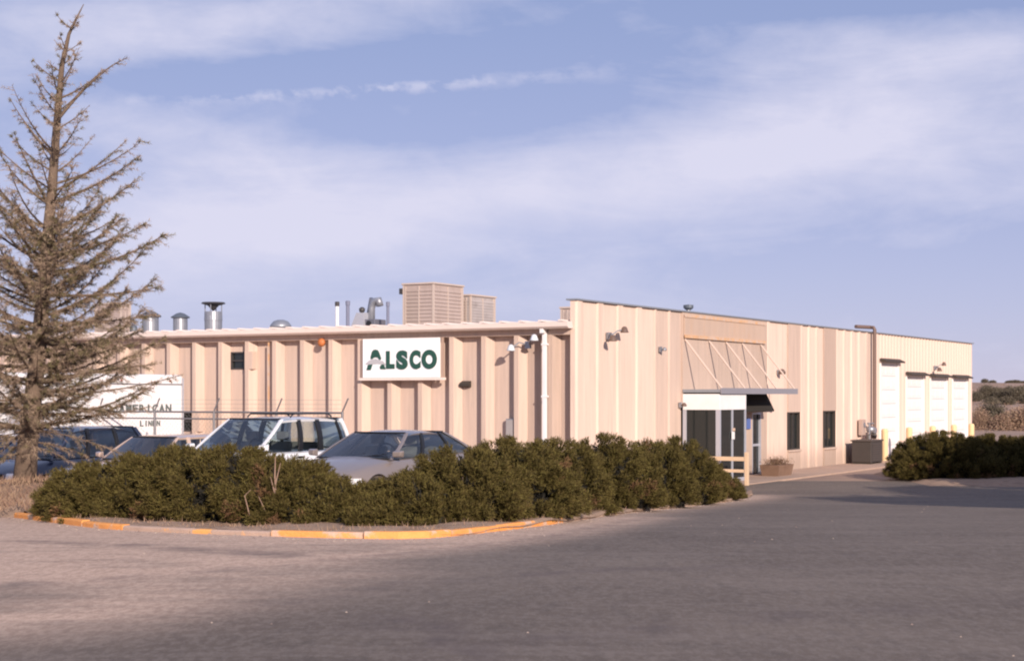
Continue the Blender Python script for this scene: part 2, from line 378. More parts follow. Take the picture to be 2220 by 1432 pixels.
# island soil: kerb front, 3-4 m deep, raised, with a mound round the tree
TREE = Vector(((50 - CX) / F * 26.3, 26.3, 0))
def isl_z(x, y):
    d = math.hypot(x - TREE.x, (y - TREE.y) * .9)
    return g(y) + .07 + .50 * math.exp(-(d / 1.5) ** 2) * sstep(22.4, 24.6, y) + .03 * math.sin(x * 3.1) * math.sin(y * 2.7)
rows = []
ext = [kc[0] + Vector((-4.5 + i * 1.1, .9 - i * .25, 0)) for i in range(4)]
kfull = ext + kc
for i, p in enumerate(kfull):
    dpt = 3.6 if p.x < 1 else max(2.0, 3.6 - (p.x - 1) * .35)
    if p.x < -3: dpt = 3.6 + min((-3 - p.x) * .75, 3.4)
    row = []
    for j in range(19):
        f_ = j / 18; x = p.x + .06 + f_ * (.25 if p.x > 1 else .25); y = p.y + .09 + f_ * dpt
        row.append((x, y, g(y) - .04 if j == 0 and i < 5 else isl_z(x, y) - (.10 if j == 18 else .035 if j == 0 else 0)))
    rows.append(row)
SOIL = mat('island_soil', (.36, .25, .18), 1, vary=.3, vscale=4, bump=1, bscale=18, stain=(.16, .11, .08), stain_k=.6, stain_scale=3, spec=.1)
MB().grid(rows).build('planting_bed', SOIL, kind='structure', smooth=True)

# kerb stones, the paint worn off on some
KO = mat('kerb_orange', (.80, .34, .09), .7, vary=.15, vscale=6, stain=(.60, .42, .31), stain_k=.95, stain_scale=2.6, edge=(.52, .62), bump=.6)
KB = mat('kerb_bare', (.42, .30, .23), .9, vary=.2, vscale=5, stain=(.55, .27, .12), stain_k=.4, stain_scale=2, bump=.4)
KH = mat('kerb_half', (.44, .31, .24), .9, vary=.2, vscale=5, stain=(.80, .38, .10), stain_k=.9, stain_scale=2.2, edge=(.52, .60), bump=.4)
kerb = bpy.data.objects.new('kerb', None); COL.objects.link(kerb); kerb['kind'] = 'structure'
acc = [0]
for a, b_ in zip(kc[:-1], kc[1:]): acc.append(acc[-1] + (b_ - a).length)
def kat(s_):
    return Vector((np.interp(s_, acc, kx), np.interp(s_, acc, ky), 0))
s_ = 0; seg = 1.22; n_ = 0
while s_ < acc[-1] - .3:
    L0, L1 = s_ + .012, min(s_ + seg, acc[-1]) - .012
    P = [kat(L0 + (L1 - L0) * q / 3) for q in range(4)]
    pxm = CX + F * P[1].x / P[1].y
    painted = (30 < pxm < 235) or (590 < pxm < 1225)
    sink = random.uniform(-.012, .012) - (0 if painted else .022); half = 230 < pxm < 600
    vs = []
    for q, p in enumerate(P):
        d = (P[min(q + 1, 3)] - P[max(q - 1, 0)]).normalized(); nrm = Vector((-d.y, d.x, 0))
        for (o_, z_) in ((0, -.06), (0, .06), (.02, .08), (.11, .08), (.125, -.06)):
            pp = p + nrm * o_; vs.append((pp.x, pp.y, g(p.y) + z_ + sink))
    mb = MB(); fs = [(q * 5 + i, q * 5 + (i + 1) % 5, q * 5 + 5 + (i + 1) % 5, q * 5 + 5 + i) for q in range(3) for i in range(5)] + [(4, 3, 2, 1, 0), (15, 16, 17, 18, 19)]
    mb.add(vs, fs).build('kerb_stone', KO if painted else KH if half else KB, kerb); s_ += seg

# ------------------------------------------------------------------ the warehouse
C0 = Vector((1.72, 42.4, 0)); D2 = Vector((.504, .864, 0)); D1 = Vector((-.864, .504, 0)); RB = math.atan2(.864, .504)
def uf(px, p=0.0):                                  # along the office front
    t_ = (px - CX) / F; x0 = C0.x + .864 * p; y0 = C0.y - .504 * p
    return (y0 * t_ - x0) / (.504 - .864 * t_)
def sf(px, b_=0.0):                                 # along the long wall, b_ metres behind it
    t_ = (px - CX) / F; x0 = C0.x + .504 * b_; y0 = C0.y + .864 * b_
    return (x0 - t_ * y0) / (.864 + .504 * t_)
def BW(x, y, z=0): return C0 + D2 * x + D1 * y + Vector((0, 0, z))
def zf(px, py, x, y): return H - (py - HZ) / F * BW(x, y).y     # height of a pixel row at a place of the building
BLD = thing('warehouse_building', 'long tan ribbed concrete warehouse with white overhead doors and glass entrance', 'building', C0, RB)
EZ = 4.44; DP = .25
# long wall: one precast rib panel per bay. local x = 0 outer rib face, outward -x
RIB = .885
def ribpanel_y(y0, wdt, z0, z1, m, opens=()):
    # going from high y (image left) to low y: pan, rib front, sloped right flank
    yr = y0 + wdt                                    # left boundary in the picture
    # plan outline of the panel, x depth
    prof = [(yr, DP), (y0 + .30, DP), (y0 + .29, 0.0), (y0 + .15, 0.0), (y0 + .0, DP * .92), (y0, DP + .12), (yr, DP + .12)]
    mb = MB(); cuts = [z0]
    for (za, zb) in opens: cuts += [za, zb]
    cuts.append(z1)
    for i in range(0, len(cuts), 2):
        n = len(prof); a, b_ = cuts[i], cuts[i + 1]
        mb.add([(x, y, a) for y, x in prof] + [(x, y, b_) for y, x in prof],
               [tuple(range(n))[::-1], tuple(range(n, 2 * n))] + [(k, (k + 1) % n, n + (k + 1) % n, n + k) for k in range(n)])
    for i in range(1, len(cuts) - 1, 2):             # keep the rib across an opening
        mb.box(.0, DP + .12, y0 + .001, y0 + .30, cuts[i], cuts[i + 1])
    return mb.build('wall_panel', m, BLD)
bays = [RIB + 1.045 * k for k in range(-1, 30)]      # left edge of each rib's shadow
LW_OPEN = {}
for px, za, zb in ((511, 800, 762), (411, 935, 892)):
    s0 = sf(px); k = min(range(len(bays)), key=lambda i: abs(bays[i] - .30 + .1 + .62 - s0) if False else abs((bays[i] - .27 + .3 + bays[i] - .27 + 1.045) / 2 - s0))
    LW_OPEN[k] = (H - (za - HZ) / F * BW(0, s0).y, H - (zb - HZ) / F * BW(0, s0).y)
for k, yb in enumerate(bays):
    y0 = yb - .29
    if k == 0: 
        MB().box(DP, DP + .12, .2, y0 + 1.044, -.3, EZ - .16).build('wall_panel', TAN, BLD, label='flat tan panel at the building corner'); continue
    m_ = TAN if k == 1 else MIDT
    ribpanel_y(y0, 1.043, -.3, EZ - .162, m_, [LW_OPEN[k]] if k in LW_OPEN else ())
    if k in LW_OPEN:
        za, zb = LW_OPEN[k]
        wn_ = MB().box(DP + .06, DP + .10, y0 + .31, y0 + 1.04, za, zb).build('window', GLASS, BLD)
        fr = MB(); fr.box(DP - .02, DP + .08, y0 + .30, y0 + .345, za, zb); fr.box(DP - .02, DP + .08, y0 + 1.0, y0 + 1.042, za, zb)
        fr.box(DP - .02, DP + .08, y0 + .346, y0 + .999, za, za + .045); fr.box(DP - .02, DP + .08, y0 + .346, y0 + .999, zb - .045, zb)
        fr.box(DP - .01, DP + .07, y0 + .346, y0 + .999, (za + zb) / 2 - .02, (za + zb) / 2 + .02)
        fr.build('window_frame', DARKM, wn_)
LL = bays[-1] + .7
MB().box(-.004, DP + .118, .2, LL, EZ - .16, EZ - .002).build('header_beam', MIDT, BLD)
MB().box(DP + .30, DP + .32, .3, LL, -.3, EZ - .2).build('inner_wall', BROWN, BLD)
gut = MB(); gut.prism([(-.27, EZ), (-.33, EZ + .05), (-.34, EZ + .17), (-.06, EZ + .19), (-.002, EZ)], .10, LL + .2)
gut.build('gutter', TRIM, BLD)
rr = MB()
for k in range(int(LL / .61)):
    y = .35 + k * .61; rr.prism([(y - .07, EZ + .192), (y - .035, EZ + .235), (y + .035, EZ + .235), (y + .07, EZ + .192)], -.30, 1.6, 'x')
rr.build('roof_seam', TRIM, BLD)
ds = MB(); sd_ = sf(1178, -.15)
ds.box(-.13, -.03, sd_ - .055, sd_ + .055, -.25, EZ - .02); ds.box(-.27, -.03, sd_ - .055, sd_ + .055, EZ - .12, EZ - .003)
for z in (1.0, 2.6, 4.0): ds.box(-.14, 0, sd_ - .085, sd_ + .085, z, z + .05)
ds.build('downspout', WHITE, BLD, bevel=.01)
cd = sf(583, 0); MB().box(-.035, .0, cd - .02, cd + .02, .2, EZ - .2).build('conduit', RUST, BLD)
# office front, local y = 0, outward -y
FU = uf(2110); PZ = 5.19
U = {k: uf(k) for k in (1250, 1420, 1480, 1655, 1690, 1735, 1745, 1785, 1812, 1830, 1878, 1900)}
def ribpanel_x(u0, u1, z0, z1, m, opens=(), rib=.22, depth=.05):
    prof = [(u0, depth), (u0 + .06, 0), (u0 + rib, 0), (u0 + rib + .05, depth), (u1 - .012, depth), (u1 - .012, depth + .14), (u0, depth + .14)]
    if rib == 0: prof = [(u0, 0), (u1 - .004, 0), (u1 - .004, .24), (u0, .24)]
    mb = MB(); cuts = [z0]
    for (za, zb) in opens: cuts += [za, zb]
    cuts.append(z1); n = len(prof)
    for i in range(0, len(cuts), 2):
        a, b_ = cuts[i], cuts[i + 1]
        mb.add([(x, y, a) for x, y in prof] + [(x, y, b_) for x, y in prof],
               [tuple(range(n))[::-1], tuple(range(n, 2 * n))] + [(k, (k + 1) % n, n + (k + 1) % n, n + k) for k in range(n)])
    return mb
def strip(ua, ub, m, n, opens=(), rib=.22, depth=.05):
    for i in range(n):
        ribpanel_x(ua + (ub - ua) * i / n, ua + (ub - ua) * (i + 1) / n, -.3, PZ, m, opens, rib, depth).build('wall_panel', m, BLD)
strip(.0, U[1420], CONC, 4, rib=.35)
strip(U[1420], U[1480], MIDT, 2, rib=.12, depth=.05)
PATCH = mat('panel_patch', (.50, .37, .29), .9, vary=.12, vscale=1.2, stretch=(3, 3, .6), stain=(.62, .34, .16), stain_k=.25, stain_scale=.8)
ENTM = mat('concrete_entrance', (.51, .385, .31), .9, vary=.16, vscale=1.5, stretch=(5, 5, .4), bump=.25, bscale=40, obj=.05, stain=(.40, .31, .25), stain_k=.5, stain_scale=1.1, splash=.5)
vu0 = uf(1480); dr0, dr1 = uf(1631), uf(1650)
EN0, EN1 = vu0, uf(1600)
# panels over and beside the entrance
ent = [vu0, EN1, dr0, dr1, U[1655] + .35]
ribpanel_x(vu0, (vu0 + EN1) / 2, 2.35, PZ, ENTM, rib=0).build('wall_panel', ENTM, BLD)
ribpanel_x((vu0 + EN1) / 2, EN1, 2.35, PZ, ENTM, rib=0).build('wall_panel', ENTM, BLD)
ribpanel_x(EN1, dr0, -.3, PZ, ENTM, rib=0).build('wall_panel', ENTM, BLD)
ribpanel_x(dr0, dr1, 2.08, PZ, ENTM, rib=0).build('wall_panel', ENTM, BLD)
ribpanel_x(dr1, ent[-1], -.3, PZ, ENTM, rib=0).build('wall_panel', ENTM, BLD)
bd = MB(); bd.box(vu0 + .05, ent[-1] - .3, -.05, -.003, 4.46, 5.08); bd.build('fascia_board', PATCH, BLD, bevel=.01)
rt = MB(); rt.box(vu0 + .03, ent[-1] - .28, -.075, -.052, 4.40, 4.50); rt.box(vu0 + .03, ent[-1] - .28, -.075, -.052, 5.03, 5.12)
rt.build('rust_trim', RUST, BLD)
w1 = (uf(1710), uf(1735)); w2 = (uf(1788), uf(1812))
def zat(py, u): return H - (py - HZ) / F * BW(u, 0).y
strip(ent[-1], w1[0] - .03, CONC, 1, rib=.25)
o1 = [(zat(975, w1[0]), zat(893, w1[0]))]; o2 = [(zat(970, w2[0]), zat(890, w2[0]))]
strip(w1[0] - .03, w1[1] + .05, MIDT, 1, o1, rib=0)
strip(w1[1] + .05, w2[0] - .05, CONC, 3, rib=.2)
strip(w2[0] - .05, w2[1] + .05, TAN, 1, o2, rib=0)
strip(w2[1] + .05, U[1878], CONC, 4, rib=.22)
strip(U[1878], U[1900], MIDT, 1, rib=.25)
for (a, b_), ((za, zb),) in ((w1, o1), (w2, o2)):
    wn_ = MB().box(a + .06, b_ - .02, .12, .14, za + .05, zb - .05).build('window', GLASS, BLD)
    fr = MB(); fr.box(a - .02, a + .055, .02, .16, za, zb); fr.box(b_ - .02, b_ + .04, .02, .16, za, zb)
    fr.box(a + .056, b_ - .021, .02, .16, za, za + .05); fr.box(a + .056, b_ - .021, .02, .16, zb - .05, zb)
    fr.box((a + b_) / 2 - .02, (a + b_) / 2 + .02, .09, .118, za + .051, zb - .051)
    fr.build('window_frame', BROWN, wn_)
    MB().box(a - .03, b_ + .04, -.05, .015, za - .07, za - .002).build('window_sill', MIDT, BLD)
    bl = MB()
    for q in range(22):
        z = za + .08 + (zb - za - .16) * q / 21; bl.box(a + .08, b_ - .04, .18, .20, z, z + .02)
    bl.build('blind', mat('blind', (.20, .14, .10), .8), wn_)
# overhead-door bays
doors = [(1911, 1949, 782, 982), (1967, 2004, 811, 980), (2019, 2054, 815, 974), (2067, 2098, 817, 970)]
SID = mat('metal_siding', (.74, .57, .465), .75, vary=.06, vscale=1.5, stretch=(6, 6, .35), obj=.02, stain=(.55, .4, .31), stain_k=.25)
def siding(u0, u1, z0, z1):
    mb = MB(); n = max(1, int(round((u1 - u0) / .45))); w_ = (u1 - u0) / n
    for i in range(n):
        a = u0 + i * w_; mb.add([(x, y, z) for z in (z0, z1) for x, y in ((a, .06), (a + w_ * .25, .02), (a + w_ * .5, .02), (a + w_ * .75, .06), (a + w_, .06), (a + w_, .24), (a, .24))],
                                [(6, 5, 4, 3, 2, 1, 0), (7, 8, 9, 10, 11, 12, 13)] + [(k, (k + 1) % 7, 7 + (k + 1) % 7, 7 + k) for k in range(7)])
    return mb.build('wall_panel', SID, BLD)
cur = U[1900]
for (pa, pb, pt, pbot) in doors:
    a, b_ = uf(pa), uf(pb); top = zat(pt, a)
    siding(cur, a - .05, -.3, PZ); siding(a - .045, b_ + .045, top + .002, PZ)
    dd = MB().box(a - .045, b_ + .045, .15, .2, -.2, top).build('overhead_door', DWHITE, BLD)
    for q in (a - .045, b_ - .02): MB().box(q, q + .065, .0, .149, -.2, top).build('jamb', DWHITE, dd)
    ns = 7 if top > 3.5 else 6
    for q in range(ns):
        z0 = .02 + (top - .04) * q / ns; z1 = .02 + (top - .04) * (q + 1) / ns
        pn = MB().box(a + .022, b_ - .022, .09, .14, z0, z1 - .014)
        for r_ in range(3):
            aa = a + .12 + (b_ - a - .2) * r_ / 3; pn.box(aa, aa + (b_ - a - .2) / 3 - .12, .078, .0895, z0 + .1, z1 - .12)
        pn.build('door_section', DWHITE, dd)
    hd = MB(); hd.prism([(.0, top + .12), (-.24, top + .01), (-.24, top - .05), (.0, top - .04)], a - .12, b_ + .12, 'x')
    hd.build('door_hood', BROWN, BLD)
    cur = b_ + .05
siding(cur, FU, -.3, PZ)
# parapet cap, end wall, roof
cap = MB(); cap.box(-.04, FU + .05, -.04, .30, PZ + .002, PZ + .045); cap.build('parapet_cap', CAPM, BLD)
MB().box(FU - .2, FU + .0, .242, 30, -.3, PZ - .6).build('end_wall', SID, BLD)
MB().box(.24, FU - .21, LL - .3, LL, -.3, EZ - .1).build('back_wall', TAN, BLD)
MB().box(DP + .121, FU - .21, .3, LL - .01, EZ - .05, EZ + .18).build('roof', ROOFM, BLD)
pc = MB(); pu = uf(1889, -.0)
pc.tube([(pu, -.14, .9), (pu, -.14, PZ + .12), (pu, -.10, PZ + .2), (pu, .1, PZ + .22), (pu - .9, .35, PZ + .22)], .075, 8)
pc.build('vent_pipe', mat('brown_pipe', (.17, .11, .09), .6, vary=.1), BLD)
# canopy with tie rods
CP = 1.25; ca0, ca1 = vu0 - .02, 13.35
cn = MB(); cn.box(ca0, ca1, -CP, -.002, 2.74, 2.84)
can = cn.build('canopy', CAPM, BLD, bevel=.01)
MB().box(ca0 - .02, ca1 + .02, -CP - .04, -CP - .002, 2.70, 2.88).build('canopy_edge', mat('canopy_trim', (.25, .24, .27), .6), can)
for px in (1484, 1536, 1573, 1608, 1648):
    u_ = uf(px); MB().bar((u_, -.02, 4.36), (u_, -CP + .02, 2.86), .028, n=8).build('tie_rod', mat('rod_paint', (.62, .48, .40), .7), can)
# glass vestibule
ves = MB(); VU1 = 8.95; VZ = 2.22; PV = 1.22
ves.box(vu0, VU1, -PV, -.002, VZ, 2.70)
v = ves.build('entrance_vestibule', WHITE, BLD, bevel=.008)
def post(a, b_, c_, d_): MB().box(a, b_, c_, d_, 0.02, VZ - .002).build('post', ALU, v)
post(vu0, vu0 + .08, -PV, -PV + .14); post(vu0, vu0 + .08, -.12, -.004)
post(vu0 + .95, vu0 + 1.04, -PV, -PV + .09); post(VU1 - .09, VU1, -PV, -PV + .09)
post(VU1 - .07, VU1, -.12, -.004)
def pane(a, b_, c_, d_, z0=.14): MB().box(a, b_, c_, d_, z0, VZ - .004).build('glass_pane', GLASS, v)
pane(vu0 + .03, vu0 + .05, -PV + .145, -.125); pane(VU1 - .05, VU1 - .03, -PV + .095, -.125)
pane(vu0 + .085, vu0 + .945, -PV + .03, -PV + .05); pane(vu0 + 1.045, VU1 - .095, -PV + .03, -PV + .05)
MB().box(vu0 + .085, VU1 - .095, -PV, -PV + .1, .02, .135).build('sill', ALU, v)
MB().box(vu0 + .082, vu0 + .1, -PV + .15, -.13, .02, .135).build('sill', ALU, v)
it = MB(); it.box(vu0, EN1, 2.6, 2.7, 0, 2.35); it.box(EN1 - .05, EN1 - .002, .25, 2.6, 0, 2.35); it.box(vu0 - .1, vu0 - .002, .25, 2.6, 0, 2.35); it.box(vu0, EN1 - .06, .25, 2.6, 2.30, 2.34)
it.build('interior_wall', BROWN, BLD)
nt = MB().box(vu0 + .9, vu0 + 1.12, -PV - .014, -PV - .002, 1.32, 1.55).build('notice', WHITE, v)
MB().box(vu0 + .96, vu0 + 1.16, -PV - .012, -PV - .002, 1.57, 1.66).build('notice', RUST, v)
dk = MB(); dk.box(dr0, dr0 + .06, .0, .16, 0, 2.08); dk.box(dr1 - .06, dr1, .0, .16, 0, 2.08); dk.box(dr0 + .061, dr1 - .061, .0, .16, 2.02, 2.079)
door = dk.build('door', ALU, BLD)
MB().box(dr0 + .062, dr1 - .062, .07, .09, .05, 2.018).build('glass_pane', GLASS, door)
MB().box(dr0 + .062, dr1 - .062, .05, .066, .95, 1.03).build('push_bar', ALU, door)
MB().box(dr0 - .2, dr1 + .3, 1.2, 1.3, 0, 2.1).build('interior_wall', BROWN, door)
dwm = mat('dark_wedge_mat', (.022, .018, .014), .9, vary=.2)
dwg = MB(); dwg.prism([(-.02, 2.72), (-.28, 2.72), (-.56, 2.16), (-.55, 2.12), (-.02, 2.12)], 9.6, 13.1, 'x')
dwg.build('dark_wedge', dwm, BLD)  # near-black wedge added to deepen the canopy's shadow over the door
# walk in front of the office front, door step
sw = MB(); sw.prism([(-.5, -2.1), (U[1900] + .5, -2.1), (U[1900] + .5, -.01), (-.5, -.01)], -.1, .03, 'z')
swo = sw.build('walkway', mat('walk_concrete', (.44, .31, .235), .95, vary=.2, vscale=2, bump=.3, stain=(.3, .2, .15), stain_k=.5)); swo.matrix_world = Matrix.Translation(C0) @ Matrix.Rotation(RB, 4, 'Z'); swo['kind'] = 'structure'

# ------------------------------------------------------------------ things on the wall
def on_wall(name, label, cat, x, y, z, side, group=None):   # side 'L': looks along -x (long wall), 'F': looks along -y (office front)
    return thing(name, label, cat, BW(x, y, z), RB if side == 'F' else RB - math.pi / 2, group)   # local: x right, y into wall, z up
# in that frame, for 'L' rotate so that local +x = -y(building), local +y = +x(building)
def glyph(ch, w_, h_, bold=.02, depth=.02, font_scale=1):
    cu = bpy.data.curves.new('glyph', 'FONT'); cu.body = ch; cu.extrude = depth / 2; cu.offset = bold; cu.resolution_u = 6
    o = bpy.data.objects.new('glyph', cu); COL.objects.link(o); dg = bpy.context.evaluated_depsgraph_get(); dg.update()
    me = bpy.data.meshes.new_from_object(o.evaluated_get(dg)); bpy.data.objects.remove(o)
    V = np.array([v_.co[:] for v_ in me.vertices]); lo, hi = V.min(0), V.max(0)
    for v_ in me.vertices:
        x = (v_.co.x - lo[0]) / (hi[0] - lo[0]) * w_; z = (v_.co.y - lo[1]) / (hi[1] - lo[1]) * h_
        v_.co = (x, -depth / 2 - (v_.co.z), z)
    me.materials.clear(); me.update(); return me
def letter(ch, x, z, w_, h_, yy, m, parent, bold=.035, name='letter'):
    me = glyph(ch, w_, h_, bold); me.materials.append(m); me.name = name
    o = bpy.data.objects.new(name, me); COL.objects.link(o); o.parent = parent; o.location = (x, yy, z); return o
s0, s1 = sf(786, -.13), sf(952, -.13); SW = s0 - s1; zb_ = zf(0, 818, -.1, (s0 + s1) / 2); zt_ = zf(0, 733, -.1, (s0 + s1) / 2)
SG = on_wall('wall_sign', 'white rectangular sign reading ALSCO in dark green on the long wall', 'sign', -.02, s0, zb_, 'L')
SH = zt_ - zb_
MB().box(0, SW, -.11, -.03, 0, SH).build('sign_board', SIGNW, SG, bevel=.012)
MB().box(-.1, SW + .16, -.13, 0, -.075, -.004).build('sign_ledge', TRIM, SG)
for x in (.2, SW / 2, SW - .2): MB().box(x - .03, x + .03, -.029, .02, .05, SH - .05).build('bracket', GREYM, SG)
for x in (-.09, SW + .03): MB().box(x, x + .05, -.05, .02, -.003, SH).build('side_frame', mat('sign_side', (.40, .28, .22), .8), SG)
def sx(z3): return (z3 - 150) / (1900 - 150) * SW
def sz(z3): return (1005 - z3) / (1005 - 125) * SH
YL = -.112
for ch, a, b_, tp, bt in (('L', 705, 900, 405, 805), ('S', 940, 1200, 395, 825), ('C', 1245, 1490, 395, 820), ('O', 1515, 1855, 390, 820)):
    letter(ch, sx(a), sz(bt), sx(b_) - sx(a), sz(tp) - sz(bt), YL, SIGNG, SG, bold=.065)
apl = [(460, 365), (410, 378), (378, 415), (345, 540), (352, 585), (390, 578), (430, 548), (470, 540), (515, 550), (548, 598), (580, 600), (590, 570), (545, 440), (515, 385)]
A_ = MB().prism([(sx(a), sz(b_)) for a, b_ in apl], YL - .02, YL, 'y')
for foot in ([(285, 712), (385, 700), (375, 745), (345, 830), (250, 830)], [(590, 715), (650, 700), (690, 805), (690, 815), (575, 812), (560, 760)]):
    A_.prism([(sx(a), sz(b_)) for a, b_ in foot], YL - .02, YL, 'y')
A_.build('letter', SIGNG, SG)
MB().prism([(sx(a), sz(b_)) for a, b_ in ((215, 700), (300, 618), (380, 590), (470, 575), (550, 612), (640, 632), (700, 720), (600, 700), (500, 690), (430, 700), (300, 705))], YL - .012, YL, 'y').build('swoosh', SIGNGR, SG)

def floodlight(label, x, y, z, side, white):
    f_ = on_wall('floodlight', label, 'floodlight', x, y, z, side, 'twin floodlights on the walls')
    MB().box(-.08, .08, -.08, .02, -.10, .10).build('junction_box', GREYM, f_, bevel=.01)
    hm = mat('lamp_white', (.62, .66, .70), .4) if white else mat('lamp_bronze', (.14, .09, .07), .5)
    for sx_, dz in ((-1, -.18), (1, .08)):
        MB().tube([(sx_ * .05, -.08, .02), (sx_ * .18, -.2, .12 + dz * .3), (sx_ * .34, -.3, .10 + dz)], .02).build('arm', GREYM, f_)
        h_ = MB(); c_ = (sx_ * .36, -.33, .07 + dz)
        h_.lathe([(.03, .12), (.07, .09), (.11, -.02), (.12, -.05)], c_, 12)
        h_.build('lamp_head', hm, f_, smooth=True)
sl = sf(1142, -.1)
floodlight('white twin floodlight under the gutter beside the downspout', 0, sl, 4.02, 'L', True)
floodlight('brown twin floodlight high on the bright panel at the building corner', uf(1318), .0, zat(728, uf(1318)), 'F', False)
floodlight('twin floodlight above the third overhead door', uf(2026), .0, zat(797, uf(2026)), 'F', False)
def small_lamp(name, label, px, py, m_, r=.10, cat='wall lamp'):
    u_ = uf(px); f_ = on_wall(name, label, cat, u_, 0, zat(py, u_), 'F')
    MB().box(-.05, .05, -.05, .02, -.08, .08).build('back_plate', GREYM, f_)
    MB().lathe([(r * .4, r * .8), (r, 0), (r * .9, -r * .6)], (0, -.14, 0), 12).build('lamp_shade', m_, f_, smooth=True)
small_lamp('wall_lamp', 'small wall lamp right of the canopy rods', 1687, 806, mat('lamp_bronze'), .13)
small_lamp('door_bell', 'small round bell left of the white entrance fascia', 1474, 877, mat('lamp_bronze'), .08, 'bell')
small_lamp('wall_lamp', 'tiny grey wall fixture where the bright panels end', 1431, 757, GREYM, .07)
# orange alarm bell, dark fixture, small meter on the long wall
y_ = sf(697, -.05); al = on_wall('alarm_bell', 'round rusty orange alarm bell under the gutter', 'alarm bell', 0, y_, zf(0, 742, 0, y_), 'L')
MB().lathe([(.125, 0), (.12, -.05), (.07, -.10), (.015, -.11)], (0, -.03, 0), 18, 'y').build('bell_dome', mat('bell_orange', (.50, .16, .05), .6, vary=.2), al, smooth=True)
MB().box(-.06, .06, -.03, .0, -.06, .06).build('back_plate', GREYM, al)
y_ = sf(1001, -.05); al = on_wall('wall_fixture', 'small dark wedge fixture on the wall right of the sign', 'wall lamp', DP - .02, y_, zf(0, 832, 0, y_), 'L')
MB().prism([(-.02, .09), (-.17, .02), (-.17, -.05), (-.02, -.09)], -.15, .15, 'x').build('housing', BROWN, al)
y_ = sf(1100, -.05); al = on_wall('wall_cabinet', 'narrow grey meter cabinet low on the long wall', 'cabinet', DP - .01, y_, zf(0, 935, 0, y_), 'L')
MB().box(-.13, .13, -.16, 0, -.35, .35).build('cabinet_box', GREYM, al, bevel=.01)
MB().box(-.11, .11, -.18, -.161, -.32, .32).build('cabinet_door', mat('grey_paint', (.34, .31, .30), .6, vary=.1), al)

# ------------------------------------------------------------------ rooftop equipment
RZ = EZ + .18
def roof_thing(name, label, cat, px, back, group=None):
    s_ = sf(px, back); return thing(name, label, cat, BW(back, s_, RZ), RB, group), s_
def ztop(py, back, s_): return H - (py - HZ) / F * BW(back, s_).y - RZ
def cooler(label, px_corner, back, wy, wx, py_top, m_=TANM):
    s_ = sf(px_corner, back)
    r_ = thing('rooftop_cooler', label, 'cooler', BW(back, s_, RZ), RB, 'tan metal coolers on the roof'); h = ztop(py_top, back, s_)
    # faces: towards -x (wy wide along +y) and towards -y (wx deep)
    MB().box(.02, wx - .02, .02, wy - .02, .0, h - .06).build('cabinet', m_, r_)
    MB().box(-.03, wx + .03, -.03, wy + .03, h - .058, h).build('lid', mat('cooler_lid', (.52, .42, .36), .6, vary=.1), r_, bevel=.01)
    for cx_, cy_ in ((0, 0), (wx - .06, 0), (0, wy - .06), (wx - .06, wy - .06)):
        MB().box(cx_, cx_ + .06, cy_, cy_ + .06, 0, h - .06).build('corner_post', mat('cooler_lid'), r_)
    nb = 2
    for k in range(nb):
        a = .08 + (wy - .16) * k / nb; b2 = a + (wy - .16) / nb - .05; n = 11
        MB().box(-.004, .019, b2 + .002, b2 + .045, .08, h - .1).build('mullion', mat('cooler_lid'), r_)
        for q in range(n):
            z = .12 + (h - .28) * q / n
            MB().add([(.018, a, z + .09), (.018, b2, z + .09), (-.004, b2, z), (-.004, a, z), (.018, a, z), (.018, b2, z)], [(0, 1, 2, 3), (3, 2, 5, 4), (0, 3, 4), (1, 5, 2)]).build('louvre_slat', LOUV if k % 2 else m_, r_)
        a = .08 + (wx - .16) * k / nb; b2 = a + (wx - .16) / nb - .05
        MB().box(b2 + .002, b2 + .045, -.004, .019, .08, h - .1).build('mullion', mat('cooler_lid'), r_)
        for q in range(n):
            z = .12 + (h - .28) * q / n
            MB().add([(a, .018, z + .09), (b2, .018, z + .09), (b2, -.004, z), (a, -.004, z), (a, .018, z), (b2, .018, z)], [(0, 1, 2, 3), (3, 2, 5, 4), (0, 3, 4), (1, 5, 2)]).build('louvre_slat', m_, r_)
    return r_, h
big_, hb = cooler('largest tan louvred cooler, standing tallest on the roof', 940, 4.0, 1.16, 1.75, 611)
MB().box(-.02, .12, 1.18, 1.28, hb - .34, hb - .16).build('hook', DARKM, big_)
cooler('smaller weathered cooler beside the tall one, with grey edges', 1021, 6.0, .42, 1.55, 637, mat('weathered_metal', (.40, .35, .33), .6, vary=.25, vscale=2.5, stain=(.2, .16, .14), stain_k=.6, stain_scale=2))
cooler('tan cooler half hidden behind the spruce branches', 262, 3.2, 1.25, .5, 655, TANM)
cooler('cooler edge showing just behind the parapet corner', 1242, 6.5, .45, 1.2, 664, TANM)

